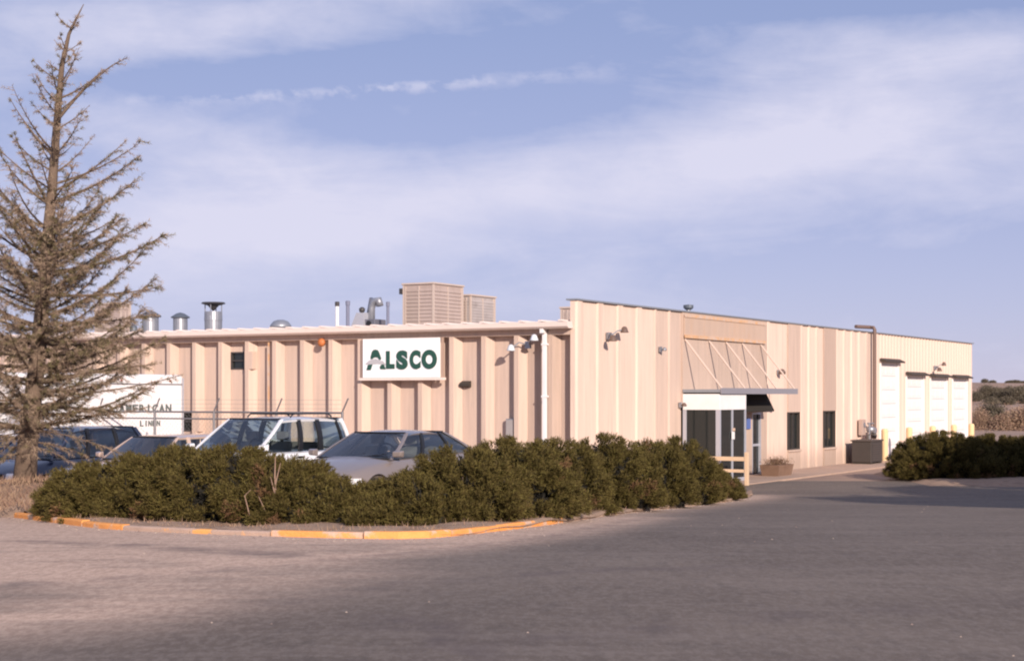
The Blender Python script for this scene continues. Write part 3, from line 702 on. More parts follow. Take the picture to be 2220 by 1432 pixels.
def stack(label, pxa, pxb, py, back=3.0, style='cone'):
    px = (pxa + pxb) / 2; s_ = sf(px, back); r_ = thing('roof_vent', label, 'roof vent', BW(back, s_, RZ), RB, 'round metal vents on the roof')
    rad = (pxb - pxa) / 2 / F * BW(back, s_).y; h = ztop(py, back, s_)
    if style == 'cone':
        MB().lathe([(rad * .78, 0), (rad * .78, h - rad * .55)], n=20).build('vent_pipe', GREYM, r_, smooth=False)
        MB().lathe([(rad, h - rad * .6), (rad * 1.03, h - rad * .5), (rad * .45, h - rad * .12), (.01, h)], n=20).build('vent_cap', mat('vent_dark', (.12, .14, .17), .5, .3), r_)
    else:
        MB().lathe([(rad * .70, 0), (rad * .72, h * .45), (rad * .74, h * .46), (rad * .72, h * .72)], n=20).build('vent_pipe', GREYM, r_)
        MB().lathe([(.02, h * .74), (rad * .45, h * .90), (rad, h * .96), (rad * .9, h), (.01, h)], n=20).build('vent_cap', DARKM, r_)
        for k in range(4):
            a = k * math.pi / 2 + .4; MB().bar((rad * .7 * math.cos(a), rad * .7 * math.sin(a), h * .6), (rad * .7 * math.cos(a), rad * .7 * math.sin(a), h * .95), .02).build('stay', GREYM, r_)
stack('wider of the two vents with pointed caps', 303, 349, 673)
stack('narrower vent with a pointed cap', 371, 411, 677)
stack('tall vent with a wide flat black cap', 436, 489, 655, style='flat')
def dome(label, pxa, pxb, py, back=2.5, col_=GREYM):
    px = (pxa + pxb) / 2; s_ = sf(px, back); r_ = thing('roof_dome', label, 'roof dome', BW(back, s_, RZ), RB)
    rad = (pxb - pxa) / 2 / F * BW(back, s_).y; h = ztop(py, back, s_)
    MB().lathe([(rad * .7, 0), (rad * .72, h * .4)], n=16).build('curb', col_, r_)
    MB().lathe([(rad, h * .4), (rad * .98, h * .6), (rad * .7, h * .88), (rad * .3, h), (.01, h)], n=18).build('dome_cap', col_, r_, smooth=True)
dome('small dark dome at the roof edge left of the pointed vents', 281, 299, 703, col_=mat('vent_dark'))
dome('low flat grey dome alone on the middle of the roof edge', 585, 632, 693)
def rpipe(label, px, py, m_, r=.055, cap=None, back=2.0):
    s_ = sf(px, back); r_ = thing('roof_pipe', label, 'pipe', BW(back, s_, RZ), RB); h = ztop(py, back, s_)
    MB().bar((0, 0, 0), (0, 0, h), r, n=10).build('pipe_shaft', m_, r_)
    MB().lathe([(r * 1.3, h - .12), (r * 1.35, h), (r, h + .02)], n=10).build('pipe_cap', cap or m_, r_)
    MB().lathe([(r * 2.2, 0), (r * 1.3, .12)], n=10).build('flashing', GREYM, r_)
PURP = mat('pipe_blue_grey', (.17, .18, .25), .6, vary=.1)
rpipe('bright white pipe with a dark tip', 731, 655, WHITE, cap=DARKM); rpipe('thick dark pipe beside the white pipe', 754, 653, PURP, .055)
rpipe('thin dark pipe between the duct cluster and tall cooler', 841, 655, PURP, .045)
for px, py in ((1110, 692), (1145, 692), (1179, 691)): pass
# duct cluster
rt_, s_ = roof_thing('duct_unit', 'cluster of bent grey ducts with a dark round opening', 'duct', 812, 2.6); h = ztop(645, 2.6, s_)
MB().tube([(0, .12, 0), (0, .12, h * .7), (0, .02, h * .9), (0, -.16, h * .92), (0, -.2, h * .75)], .115, 12).build('duct', GREYM, rt_, smooth=True)
MB().tube([(.1, .28, 0), (.1, .26, h * .6), (0, .1, h * .98)], .08, 10).build('duct', mat('duct_dark', (.16, .16, .19), .5, .3), rt_, smooth=True)
MB().box(-.3, .3, -.22, .3, 0, h * .35).build('fan_box', mat('duct_dark'), rt_, bevel=.02)
MB().lathe([(.09, -.325), (.09, -.305)], (0, .0, h * .22), 14, 'x').build('duct_opening', BLACK, rt_)
rt_, s_ = roof_thing('roof_hood', 'pale tapered hood with a dark knob beside the ducts', 'roof hood', 782, 2.4); h = ztop(668, 2.4, s_)
MB().add([(-.25, -.26, 0), (.25, -.26, 0), (.25, .26, 0), (-.25, .26, 0), (-.12, -.2, h * .8), (.12, -.2, h * .8), (.12, .08, h * .8), (-.12, .08, h * .8)],
         [(0, 3, 2, 1), (4, 5, 6, 7), (0, 1, 5, 4), (1, 2, 6, 5), (2, 3, 7, 6), (3, 0, 4, 7)]).build('hood_body', mat('hood_grey', (.42, .42, .46), .5, .2, vary=.1), rt_)
MB().lathe([(.02, h * .78), (.09, h * .86), (.10, h * .98), (.04, h * 1.05)], (0, -.05, 0), 10).build('knob', DARKM, rt_, smooth=True)
rt_ = thing('roof_vent', 'single small vent poking above the parapet over the entrance', 'roof vent', BW(uf(1543) , .8, EZ + .18), RB); yy = BW(uf(1543), .8).y
h = H - (661 - HZ) / F * yy - RZ
MB().bar((0, 0, 0), (0, 0, h * .9), .07, n=12).build('vent_pipe', GREYM, rt_)
MB().lathe([(.10, h * .84), (.16, h * .9), (.16, h), (.02, h * 1.02)], n=12).build('vent_cap', mat('vent_dark'), rt_)

# ------------------------------------------------------------------ things at the foot of the office front
def atF(px, p): u_ = uf(px, p); return BW(u_, -p), u_
bl_specs = [(1918, 1.0, 930, 'yellow bollard beside the air cooler, first of the row'), (1971, 1.0, 925, 'yellow bollard between the first and second overhead doors'),
            (2022, 1.0, 922, 'yellow bollard between the second and third overhead doors'), (2068, 1.0, 920, 'yellow bollard between the third and fourth overhead doors'),
            (2106, 1.0, 916, 'yellow bollard at the far corner of the building')]
b0 = None
for px, p, pt, lab in bl_specs:
    loc, u_ = atF(px, p); loc.z = 0
    if b0 is None:
        b0 = thing('bollard', lab, 'bollard', loc, RB, 'yellow bollards by the overhead doors'); h = 1.35
        MB().lathe([(.13, 0), (.13, h - .08), (.11, h - .02), (.04, h)], n=16).build('post_shaft', YEL, b0, smooth=False)
        MB().lathe([(.24, 0), (.23, .08), (.132, .10)], n=16).build('footing', mat('walk_concrete'), b0)
    else: dup(b0, loc, label=lab)
loc, u_ = atF(1880, .7); loc.z = .03
ac = thing('air_cooler', 'dark weathered cooling box on the walk below the brown pipe', 'cooler', loc, RB)
MB().box(-.72, .72, -.38, .38, .06, .86).build('cabinet', mat('ac_dark', (.05, .04, .035), .7, vary=.2), ac, bevel=.02)
MB().box(-.76, .76, -.42, .42, .862, .92).build('lid', mat('ac_lid', (.075, .058, .05), .7), ac, bevel=.01)
for x in (-.6, .6): MB().box(x - .08, x + .08, -.36, .36, 0, .058).build('foot', BROWN, ac)
for q in range(8):
    MB().box(-.6, .6, -.405, -.382, .14 + q * .085, .18 + q * .085).build('louvre_slat', mat('ac_lid'), ac)
loc, u_ = atF(1890, .35); loc.z = zat(950, u_)
gmx = thing('gas_meter', 'grey gas meter and pipes on the wall above the cooling box', 'gas meter', loc, RB)
MB().lathe([(.12, -.10), (.17, -.04), (.17, .08), (.10, .14)], (-.15, 0, .35), 14).build('meter_body', GREYM, gmx, smooth=True)
MB().lathe([(.10, -.12), (.13, 0), (.08, .1)], (.22, -.02, .12), 12).build('regulator', mat('meter_dark', (.10, .085, .075), .6), gmx, smooth=True)
MB().tube([(-.5, 0, -.85), (-.5, 0, .15), (-.15, 0, .2), (.2, 0, .1), (.6, 0, .32)], .04).build('pipe', mat('meter_dark'), gmx)
MB().tube([(-.3, 0, -.85), (-.3, 0, .62), (.2, 0, .6), (.2, .25, .6)], .035).build('pipe', GREYM, gmx)
MB().box(-.05, .3, -.12, -.02, .22, .42).build('index_box', GREYM, gmx)
loc, u_ = atF(1866, .05); loc.z = zat(925, u_)
mb_ = thing('meter_box', 'faint grey box on the wall left of the gas meter', 'meter box', loc, RB)
MB().box(-.22, .22, -.14, .02, -.32, .3).build('box_body', mat('box_tan', (.42, .31, .26), .7), mb_, bevel=.01); MB().lathe([(.1, -.17), (.1, -.141)], (0, 0, .08), 14, 'y').build('dial', GREYM, mb_)
loc, u_ = atF(1684, 1.0); loc.z = .03
pl = thing('planter', 'brown planter box with a dry shrub right of the glass door', 'planter', loc, RB)
MB().add([(-.6, -.28, 0), (.6, -.28, 0), (.6, .28, 0), (-.6, .28, 0), (-.68, -.34, .36), (.68, -.34, .36), (.68, .34, .36), (-.68, .34, .36)],
         [(0, 3, 2, 1), (4, 5, 6, 7), (0, 1, 5, 4), (1, 2, 6, 5), (2, 3, 7, 6), (3, 0, 4, 7)]).build('planter_box', mat('planter_wood', (.20, .12, .08), .9, vary=.3), pl)
n = 1400; c_ = RNG.normal(0, [.3, .16, .08], (n, 3)) + [0, 0, .40]; d_ = RNG.normal(0, 1, (n, 3)); d_[:, 2] = abs(d_[:, 2]); d_ /= np.linalg.norm(d_, axis=1)[:, None]
sd2 = np.cross(d_, [.2, .1, 1]); tri_mesh('foliage', np.stack([c_ - sd2 * .012, c_ + sd2 * .012, c_ + d_ * .12], 1), DRYG, pl)
# handrail at the entrance
loc = wp(1619, 1045, 47.0); loc.z = 0
hr = thing('handrail', 'cream wooden rail on posts in front of the glass entrance', 'handrail', loc, RB)
HM = mat('rail_cream', (.62, .45, .30), .7, vary=.1)
MB().box(-.055, .055, -.055, .055, 0, .98).build('post_shaft', HM, hr, bevel=.01)
MB().box(-.05, .05, 1.5, 1.6, 0, .86).build('post_shaft', HM, hr, bevel=.01)
MB().box(-.045, .045, .057, 1.498, .72, .84).build('top_rail', HM, hr); MB().box(-.035, .035, .057, 1.498, .38, .47).build('lower_rail', HM, hr)
loc, u_ = atF(1622, .02); loc.z = zat(918, u_)
asn = thing('access_sign', 'small blue square sign between the vestibule and the door', 'sign', loc, RB)
MB().box(-.15, .15, -.03, 0, -.17, .17).build('sign_plate', mat('sign_blue', (.10, .16, .42), .5), asn)
# ------------------------------------------------------------------ fence
fa = wp(-120, 900, 47.0); fb = wp(742, 900, 39.5)
fa.z = fb.z = 0; fd = (fb - fa); FLn = fd.length; fd.normalize()
fn = thing('chain_link_fence', 'chain link fence with barbed wire behind the parked cars', 'fence', (fa.x, fa.y, 0), math.atan2(fd.y, fd.x))
FM = mat('fence_metal', (.20, .19, .20), .6, .3, vary=.1)
zr = 2.22
k = 0; x = 0
while x < FLn + .1:
    MB().bar((x, 0, g(fa.y + fd.y * x) - .1), (x, 0, zr + .03), .035).build('fence_post', FM, fn)
    MB().bar((x, 0, zr + .02), (x + .22, -.05, zr + .36), .02).build('barb_arm', FM, fn)
    x += FLn / 7
MB().bar((0, 0, zr), (FLn, 0, zr), .026).build('top_rail', FM, fn); MB().bar((0, 0, zr - .18), (FLn, 0, zr - .18), .022).build('middle_rail', FM, fn)
for q in range(3):
    MB().bar((.06 + q * .07, -.015 - q * .012, zr + .1 + q * .11), (FLn, -.015 - q * .012, zr + .1 + q * .11), .004, n=4).build('barbed_wire', FM, fn)
ms = MB(); st = .13; zb0 = .15; hh = zr - zb0
x = -hh
while x < FLn:
    for sgn in (1, -1):
        xa, xb = (x, x + hh) if sgn > 0 else (x + hh, x)
        a = Vector((xa, .004 * sgn, zb0)); b_ = Vector((xb, .004 * sgn, zr))
        ta = max(0, min(1, (0 - xa) / (xb - xa))) if xb != xa else 0; tb = max(0, min(1, (FLn - xa) / (xb - xa)))
        lo, hi = sorted((ta, tb)); 
        if hi - lo > .01: ms.bar(a.lerp(b_, lo), a.lerp(b_, hi), .0022, n=3)
    x += st
ms.build('chain_link_mesh', FM, fn, kind='stuff')

# ------------------------------------------------------------------ box truck behind the fence
Rt = Vector(((398 - CX) / F * 46.2, 46.2, 0)); Lt = Vector(((15 - CX) / F * 41.2, 41.2, 0)); td = (Rt - Lt); TL = td.length + .6; td.normalize()
tk = thing('box_truck', 'white box truck with dark green AMERICAN LINEN lettering parked by the long wall', 'truck', (Lt.x, Lt.y, 0), math.atan2(td.y, td.x))
TZ = H + 45 / F * 46.2; TW = 2.3; TKW = mat('truck_white', (.80, .78, .78), .45, vary=.04, vscale=1, stain=(.6, .55, .52), stain_k=.3)
tb_ = MB().box(-.6, TL - .6, .0, TW, 1.0, TZ).build('cargo_box', TKW, tk, bevel=.09)
MB().box(-.55, TL - .65, -.012, -.002, TZ - .30, TZ - .26).build('trim_strip', GREYM, tk)
MB().box(TL - .66, TL - .60, -.012, -.003, 1.05, TZ - .1).build('corner_trim', ALU, tk)
for x in (-.4, 1.4, 3.2, 5.0):
    if x < TL - .9: MB().lathe([(.035, -.02), (.035, -.002)], (x + .6, 0, TZ - .18), 8, 'y').build('marker_lamp', RED, tk)
MB().box(-.5, TL - .7, .4, TW - .4, .72, .995).build('chassis', BLACK, tk)
MB().box(-2.5, -.62, .08, TW - .08, .75, 1.6).build('cab', TKW, tk, bevel=.12)
MB().add([(-2.2, .12, 1.6), (-.7, .12, 1.6), (-.7, TW - .12, 1.6), (-2.2, TW - .12, 1.6), (-1.7, .22, 2.4), (-.7, .22, 2.4), (-.7, TW - .22, 2.4), (-1.7, TW - .22, 2.4)],
         [(0, 3, 2, 1), (4, 5, 6, 7), (0, 1, 5, 4), (1, 2, 6, 5), (2, 3, 7, 6), (3, 0, 4, 7)]).build('cab_roof', TKW, tk, bevel=.05)
MB().box(-1.75, -.9, .10, .118, 1.68, 2.25).build('window', GLASS, tk)
for x in (-1.6, TL - 1.9):
    for y in (.02, TW - .30):
        wl = MB().lathe([(.25, 0), (.44, .02), (.47, .07), (.47, .21), (.44, .26), (.25, .28)], (x, y, .47), 20, 'y').build('wheel', TYRE, tk)
        MB().lathe([(.05, .02), (.24, .0), (.25, .03)], (x, y - .01, .47), 14, 'y').build('rim', ALU, wl)
TG = mat('truck_green', (.11, .13, .125), .6)
def tx(px):                                           # along the truck's side under a photo column
    t_ = (px - CX) / F; return (Lt.x - t_ * Lt.y) / (t_ * td.y - td.x)
def tz(px, py): p = Lt + td * tx(px); return H - (py - HZ) / F * p.y
wcol = (373 - 258) / 8
for i, ch in enumerate('AMERICAN'):
    a = 258 + i * wcol; letter(ch, tx(a + (wcol * .3 if ch == 'I' else 0)), tz(320, 893), (tx(a + wcol) - tx(a)) * (.22 if ch == 'I' else .84), tz(320, 876) - tz(320, 893), -.004, TG, tk, .03)
for i, ch in enumerate('LINEN'):
    a = 303 + i * 9; letter(ch, tx(a + (3 if ch == 'I' else 0)), tz(325, 923), (tx(a + 9) - tx(a)) * (.22 if ch == 'I' else .8), tz(325, 911) - tz(325, 923), -.004, TG, tk, .02)

# ------------------------------------------------------------------ cars (local x forward, y to the driver's side, z up)
def paint(name, c, metal=.3, rough=.35): return mat(name, c, rough, metal, coat=.8, vary=.03, vscale=1.5, stain=(c[0] * .8 + .06, c[1] * .8 + .05, c[2] * .8 + .04), stain_k=.25)
def car(label, cat, loc, rz, P, pm, trim=None):
    r = thing(P['name'], label, cat, loc, rz, 'cars parked in the row behind the junipers')
    L, Wd = P['L'], P['W'] / 2; trim = trim or BLACK
    tp = P['top']; xw = P['axle']; RW = P.get('rw', .32); RA = RW + .07
    xs = np.unique(np.round(np.concatenate([np.linspace(-L / 2, L / 2, 56), [-L / 2 + .02, -L / 2 + .06, L / 2 - .02, L / 2 - .06]]), 4))
    zt = np.interp(xs, [a for a, _ in tp], [b_ for _, b_ in tp])
    zt2 = zt.copy()
    for _ in range(2): zt2[1:-1] = .25 * zt2[:-2] + .5 * zt2[1:-1] + .25 * zt2[2:]
    rows = []
    for x, z in zip(xs, zt2):
        e = abs(x) / (L / 2); wv = Wd * (1 - P.get('round', .16) * e ** 7 - .03 * e ** 2)
        zb = .20 + .10 * max(0, e - .86) / .14; arch = 0
        for xa in xw:
            if abs(x - xa) < RA: arch = max(arch, RW + math.sqrt(RA * RA - (x - xa) ** 2))
        hgt = z - zb
        half = [(0, zb), (wv * .62, zb), (wv * .93, max(zb + .01, arch)), (wv * .985, max(zb + .12 * hgt, arch)), (wv, max(zb + .42 * hgt, arch)), (wv * .995, max(zb + .66 * hgt, arch + .01)),
                (wv * .965, max(zb + .84 * hgt, arch + .02)), (wv * .91, z - .035), (wv * .82, z), (wv * .4, z + P.get('crown', .035)), (0, z + P.get('crown', .035) + .008)]
        rows.append([(x, y, zz) for y, zz in half] + [(x, -y, zz) for y, zz in half[-2:0:-1]] + [(x, half[0][0], half[0][1])])
    body = MB(); body.grid(rows); n = len(rows[0]) - 1
    body.f.append(tuple(range(n))[::-1]); o_ = (len(rows) - 1) * (n + 1); body.f.append(tuple(o_ + i for i in range(n)))
    bo = body.build('body', pm, r, smooth=True)
    m_ = bo.modifiers.new('edge', 'EDGE_SPLIT'); m_.split_angle = R(40)
    bz = lambda x: float(np.interp(x, xs, zt2))
    # greenhouse
    xa, xf, xr, xc = P['xa'], P['xf'], P['xr'], P['xc']; Ht = P['H']; yb = Wd * .87; yr = P.get('yr', .66) * Wd; pw = P.get('pw', .05)
    th = .045
    def side(fr, x_b, x_t, out=0.0):                  # point on the side glass plane: fr 0 at belt, 1 at roof
        zb = bz(x_b) + .005; bow = .035 * math.sin(fr * math.pi)
        return Vector((x_b + (x_t - x_b) * fr, yb + (yr - yb) * fr + bow + out, zb + (Ht - th - zb) * fr))
    # roof
    rg = []
    for i in range(13):
        a = i / 12; x = xf + (xr - xf) * a; drop = P.get('rdrop', .04) * (abs(a - .45) / .55) ** 2.4; row = []
        for j in range(11):
            b_ = -1 + 2 * j / 10; row.append((x + (.05 * (1 - b_ * b_) * (1 - a) - .05 * (1 - b_ * b_) * a), b_ * (yr + .02), Ht - drop - .05 * abs(b_) ** 3 + .0))
        rg.append(row)
    bot = [[(x, y * .98, z - .04) for x, y, z in row] for row in rg]
    rm = MB().grid(rg).grid(bot)
    nn = 13 * 11
    for i in range(12):
        for j in (0, 10): a = i * 11 + j; rm.f.append((a, a + 11, nn + a + 11, nn + a))
    for j in range(10):
        for i in (0, 12): a = i * 11 + j; rm.f.append((a, a + 1, nn + a + 1, nn + a))
    ro = rm.build('roof', pm, r, smooth=True); m_ = ro.modifiers.new('edge', 'EDGE_SPLIT'); m_.split_angle = R(50)
    def pillar(x0, x1, wd, m0=pm, o_=.0, nm='pillar'):
        for s_ in (1, -1):
            mb = MB(); vs = []
            for q in range(6):
                fr = q / 5; p = side(fr, x0, x1, o_)
                for dx, dy in ((-wd / 2, .012), (wd / 2, .012), (wd / 2, -.035), (-wd / 2, -.035)): vs.append((p.x + dx, (p.y + dy) * s_, p.z))
            fs = [(q * 4 + k_, q * 4 + (k_ + 1) % 4, q * 4 + 4 + (k_ + 1) % 4, q * 4 + 4 + k_) for q in range(5) for k_ in range(4)] + [(3, 2, 1, 0), (20, 21, 22, 23)]
            mb.add(vs, fs).build(nm, m0, r, smooth=False)
    pils = P['pillars']                               # (x at belt, x at roof, width, painted?)
    for x0, x1, wd, pt in pils: pillar(x0, x1, wd, pm if pt else trim)
    for (a0, a1, w0, _), (b0_, b1_, w1_, _2) in zip(pils[:-1], pils[1:]):
        for s_ in (1, -1):
            g_ = []
            for q in range(6):
                fr = q / 5; p0 = side(fr, a0 - w0 / 2, a1 - w0 / 2, -.012); p1 = side(fr, b0_ + w1_ / 2, b1_ + w1_ / 2, -.012)
                g_.append([(p0.x, p0.y * s_, p0.z), (p1.x, p1.y * s_, p1.z)])
            MB().grid(g_).build('side_window', CARGL, r)
    def screen(xb, xt, nm, bulge):
        g_ = []
        for q in range(6):
            fr = q / 5; x = xb + (xt - xb) * fr; z = bz(xb) + .02 + (Ht - .045 - bz(xb) - .02) * fr; yy = (yb + (yr - yb) * fr - .02); row = []
            for j in range(9): b_ = -1 + 2 * j / 8; row.append((x + bulge * (1 - b_ * b_), b_ * yy, z))
            g_.append(row)
        MB().grid(g_).build(nm, CARGL, r, smooth=True)
        MB().tube([(g_[-1][j][0], g_[-1][j][1], g_[-1][j][2] + .003) for j in range(9)], .016).build('window_trim', trim, r)
        MB().tube([(g_[0][j][0] + .01, g_[0][j][1], g_[0][j][2]) for j in range(9)], .018).build('window_trim', trim, r)
    screen(xa - .03, xf + .01, 'windshield', .10); screen(xc + .03, xr - .01, 'rear_window', -.08)
    # cabin: dash, seats, wheel
    zb_ = bz(0); IN = SEATM
    MB().box(xc + .1, xa - .05, -yb + .08, yb - .08, .3, .32).build('cabin_floor', BLACK, r)
    MB().prism([(xa - .35, zb_ - .18), (xa - .35, zb_ - .01), (xa - .05, zb_ + .015), (xa - .02, zb_ - .15)], -yb + .07, yb - .07).build('dashboard', BLACK, r)
    for s_ in (1, -1):
        xs_ = xa - 1.15
        sm = MB().prism([(xs_, zb_ - .35), (xs_ - .14, zb_ + .16), (xs_ - .05, zb_ + .18), (xs_ + .14, zb_ - .33)], s_ * .37 - .23, s_ * .37 + .23)
        so_ = sm.build('front_seat', IN, r, bevel=.03)
        MB().box(xs_ - .17, xs_ - .07, s_ * .37 - .13, s_ * .37 + .13, zb_ + .21, zb_ + .37).build('headrest', IN, so_, bevel=.03)
    if P.get('rear', 1):
        xs_ = xa - 2.0
        if xs_ - .1 > xc: MB().prism([(xs_, zb_ - .3), (xs_ - .16, zb_ + .14), (xs_ - .06, zb_ + .16), (xs_ + .14, zb_ - .3)], -yb + .16, yb - .16).build('rear_seat', IN, r, bevel=.03)
    wl = MB(); c_ = Vector((xa - .52, .37, zb_ + .07)); pts = [c_ + Vector((.06 * math.cos(a), .185 * math.sin(a), .175 * math.cos(a))) for a in np.linspace(0, 2 * math.pi, 19)]
    wl.tube(pts, .016); wl.bar(c_, c_ + Vector((.3, 0, -.15)), .025); wl.bar(c_ + Vector((0, -.17, 0)), c_ + Vector((0, .17, 0)), .014)
    wl.build('steering_wheel', BLACK, r)
    # wheels
    for x in xw:
        for s_ in (1, -1):
            y = s_ * (Wd - .12)
            w_ = MB().lathe([(.19, -.10), (RW - .03, -.105), (RW, -.07), (RW, .07), (RW - .03, .105), (.19, .10)], (x, y, RW), 26, 'y').build('wheel', TYRE, r, smooth=True)
            MB().lathe([(.05, -.115), (.12, -.10), (.19, -.112), (.195, -.09), (.195, .09), (.19, .112), (.12, .10), (.05, .115)], (x, y, RW), 18, 'y').build('rim', ALU, w_)
    # lamps, bumpers, grille, mirrors, handles
    xl = L / 2; zh = P.get('zh', .66)
    for s_ in (1, -1):
        lp = MB().prism([(xl - .20, zh - .07), (xl - .055, zh - .075), (xl - .085, zh + .055), (xl - .26, zh + .06)], 0, .34); lp.v = [(a, s_ * (Wd * P.get('lampo', .90) - b_), c2) for a, b_, c2 in lp.v]
        lp.build('headlight', LENS, r, bevel=.02)
        MB().add([(xl - .52, s_ * Wd * .985, zh - .07), (xl - .22, s_ * Wd * .91, zh - .08), (xl - .24, s_ * Wd * .90, zh + .06), (xl - .50, s_ * Wd * .965, zh + .05), (xl - .52, s_ * Wd * .90, zh - .07), (xl - .22, s_ * Wd * .83, zh - .08), (xl - .24, s_ * Wd * .82, zh + .06), (xl - .50, s_ * Wd * .88, zh + .05)],
               [(0, 1, 2, 3), (4, 5, 6, 7), (0, 1, 5, 4), (1, 2, 6, 5), (2, 3, 7, 6), (3, 0, 4, 7)]).build('turn_signal', LENS, r)
        MB().box(-xl + .015, -xl + .12, min(s_ * Wd * .5, s_ * Wd * .88), max(s_ * Wd * .5, s_ * Wd * .88), .72, .86).build('tail_light', RED, r, bevel=.01)
        mr = MB(); xm = xa - .10; zm = bz(xm) + .09; y0 = s_ * (yb + .02)
        mr.add([(xm, y0, zm - .06), (xm, y0 + s_ * .19, zm - .05), (xm, y0 + s_ * .20, zm + .07), (xm, y0, zm + .07), (xm + .12, y0 + s_ * .02, zm - .04), (xm + .08, y0 + s_ * .16, zm - .03), (xm + .08, y0 + s_ * .17, zm + .05), (xm + .12, y0 + s_ * .02, zm + .05)],
               [(0, 1, 2, 3), (7, 6, 5, 4), (0, 4, 5, 1), (1, 5, 6, 2), (2, 6, 7, 3), (3, 7, 4, 0)]); mr.build('side_mirror', P.get('mirror', pm), r, bevel=.02)
        for (a0, _, _, _) in pils[1:-1][:2]:
            zz = bz(a0) - .12; MB().box(a0 + .05, a0 + .19, min(s_ * Wd * .955, s_ * (Wd * .955 + .035)), max(s_ * Wd * .955, s_ * (Wd * .955 + .035)), zz, zz + .035).build('door_handle', trim, r)
            MB().box(a0 - .006, a0 + .006, min(s_ * Wd * .9, s_ * (Wd * 1.001)), max(s_ * Wd * .9, s_ * (Wd * 1.001)), .30, .62).build('door_seam', BLACK, r)
        MB().box(-L * .32, L * .30, min(s_ * Wd * .97, s_ * (Wd + .012)), max(s_ * Wd * .97, s_ * (Wd + .012)), .50, .56).build('side_moulding', trim, r)
    MB().box(xl - .10, xl - .02, -Wd * .42, Wd * .42, zh - .06, zh + .04).build('grille', BLACK, r)
    for q in range(3): MB().box(xl - .021, xl - .012, -Wd * .40, Wd * .40, zh - .04 + q * .03, zh - .03 + q * .03).build('grille_bar', ALU, r)
    MB().tube([(xl - .30, -Wd * .97, .44), (xl - .06, -Wd * .80, .44), (xl + .015, 0, .44), (xl - .06, Wd * .80, .44), (xl - .30, Wd * .97, .44)], .085, 8).build('bumper', P.get('bump', pm), r, smooth=True)
    MB().tube([(-xl + .30, -Wd * .97, .46), (-xl + .06, -Wd * .80, .46), (-xl - .015, 0, .46), (-xl + .06, Wd * .80, .46), (-xl + .30, Wd * .97, .46)], .085, 8).build('bumper', P.get('bump', pm), r, smooth=True)
    for s_ in (0, .45): MB().tube([(xa + .02, s_ - .30, bz(xa) + .035), (xa - .09, s_ + .2, bz(xa) + .10)], .008).build('wiper', BLACK, r)
    if P.get('rack'):
        for s_ in (1, -1):
            MB().tube([(xr + .15, s_ * yr * .82, Ht - .01), (xr + .25, s_ * yr * .82, Ht + .05), (xf - .5, s_ * yr * .82, Ht + .055), (xf - .4, s_ * yr * .82, Ht - .01)], .016).build('roof_rail', BLACK, r)
        for x in (xr + .4, xr + 1.3): MB().box(x, x + .04, -yr * .82, yr * .82, Ht + .035, Ht + .06).build('rack_bar', BLACK, r)
    if P.get('spare'): pass
    return r
HD = math.atan2(-.864, -.504)                       # heading: out of the row, away from the long wall
def place(px, y, P, dh=0.0):                        # puts the base of the driver's windshield pillar under a photo column at distance y
    a = HD + dh; q = Vector(((px - CX) / F * y, y, 0)); xa = P['xa']; hw = P['W'] / 2 * .87
    c = q - Vector((math.cos(a), math.sin(a), 0)) * xa - Vector((-math.sin(a), math.cos(a), 0)) * hw
    return Vector((c.x, c.y, g(c.y - .6) - .0)), a
SEDAN = dict(name='parked_sedan', L=4.9, W=1.82, H=1.40, axle=(1.48, -1.33), xa=.98, xf=.16, xr=-1.02, xc=-1.78, rdrop=.07, round=.24, yr=.62, crown=.045,
             top=[(-2.45, .60), (-2.40, .86), (-2.25, .97), (-1.8, 1.0), (-.6, .95), (.4, .93), (1.0, .92), (1.6, .84), (2.1, .74), (2.38, .62), (2.45, .45)],
             pillars=[(.97, .15, .055, 1), (.02, -.28, .075, 0), (-.92, -.86, .05, 0), (-1.68, -1.02, .10, 1)], zh=.60, lampo=.86)
SUV = dict(name='parked_suv', L=4.55, W=1.76, H=1.70, axle=(1.45, -1.25), xa=.82, xf=-.08, xr=-1.92, xc=-2.14, rdrop=.05, round=.16, yr=.72, crown=.02, rw=.36,
           top=[(-2.28, .60), (-2.25, 1.02), (-2.0, 1.05), (-.6, 1.05), (.8, 1.05), (1.5, 1.02), (2.15, .97), (2.23, .85), (2.28, .5)],
           pillars=[(.81, -.09, .06, 1), (-.48, -.58, .10, 0), (-1.12, -1.14, .12, 0), (-1.84, -1.74, .05, 0), (-2.08, -1.92, .09, 1)], zh=.82, rack=1, bump=BLACK)
WAG = dict(name='parked_wagon', L=4.7, W=1.74, H=1.42, axle=(1.4, -1.3), xa=.90, xf=.16, xr=-1.85, xc=-2.15, rdrop=.02, round=.15, yr=.70, crown=.02,
           top=[(-2.35, .6), (-2.3, .9), (-2.1, .95), (-.5, .93), (.9, .93), (1.6, .86), (2.2, .78), (2.32, .62), (2.35, .45)],
           pillars=[(.90, .15, .05, 1), (.0, -.14, .08, 1), (-.92, -.98, .08, 1), (-2.02, -1.82, .09, 1)], zh=.66)
VAN = dict(name='parked_minivan', L=4.7, W=1.84, H=1.66, axle=(1.5, -1.3), xa=1.25, xf=.35, xr=-1.7, xc=-2.10, rdrop=.12, round=.22, yr=.66, crown=.03,
           top=[(-2.35, .6), (-2.3, .98), (-2.0, 1.03), (-.5, 1.0), (1.2, .98), (1.8, .88), (2.2, .74), (2.32, .6), (2.35, .45)],
           pillars=[(1.24, .34, .06, 1), (.10, -.10, .09, 0), (-.95, -.98, .09, 0), (-2.02, -1.72, .12, 1)], zh=.68)
loc, a = place(847, 27.0, SEDAN); car('grey rounded sedan parked in front of the white SUV, nearest of the row', 'car', loc, a, SEDAN, paint('paint_grey', (.25, .205, .185), .25, .34))
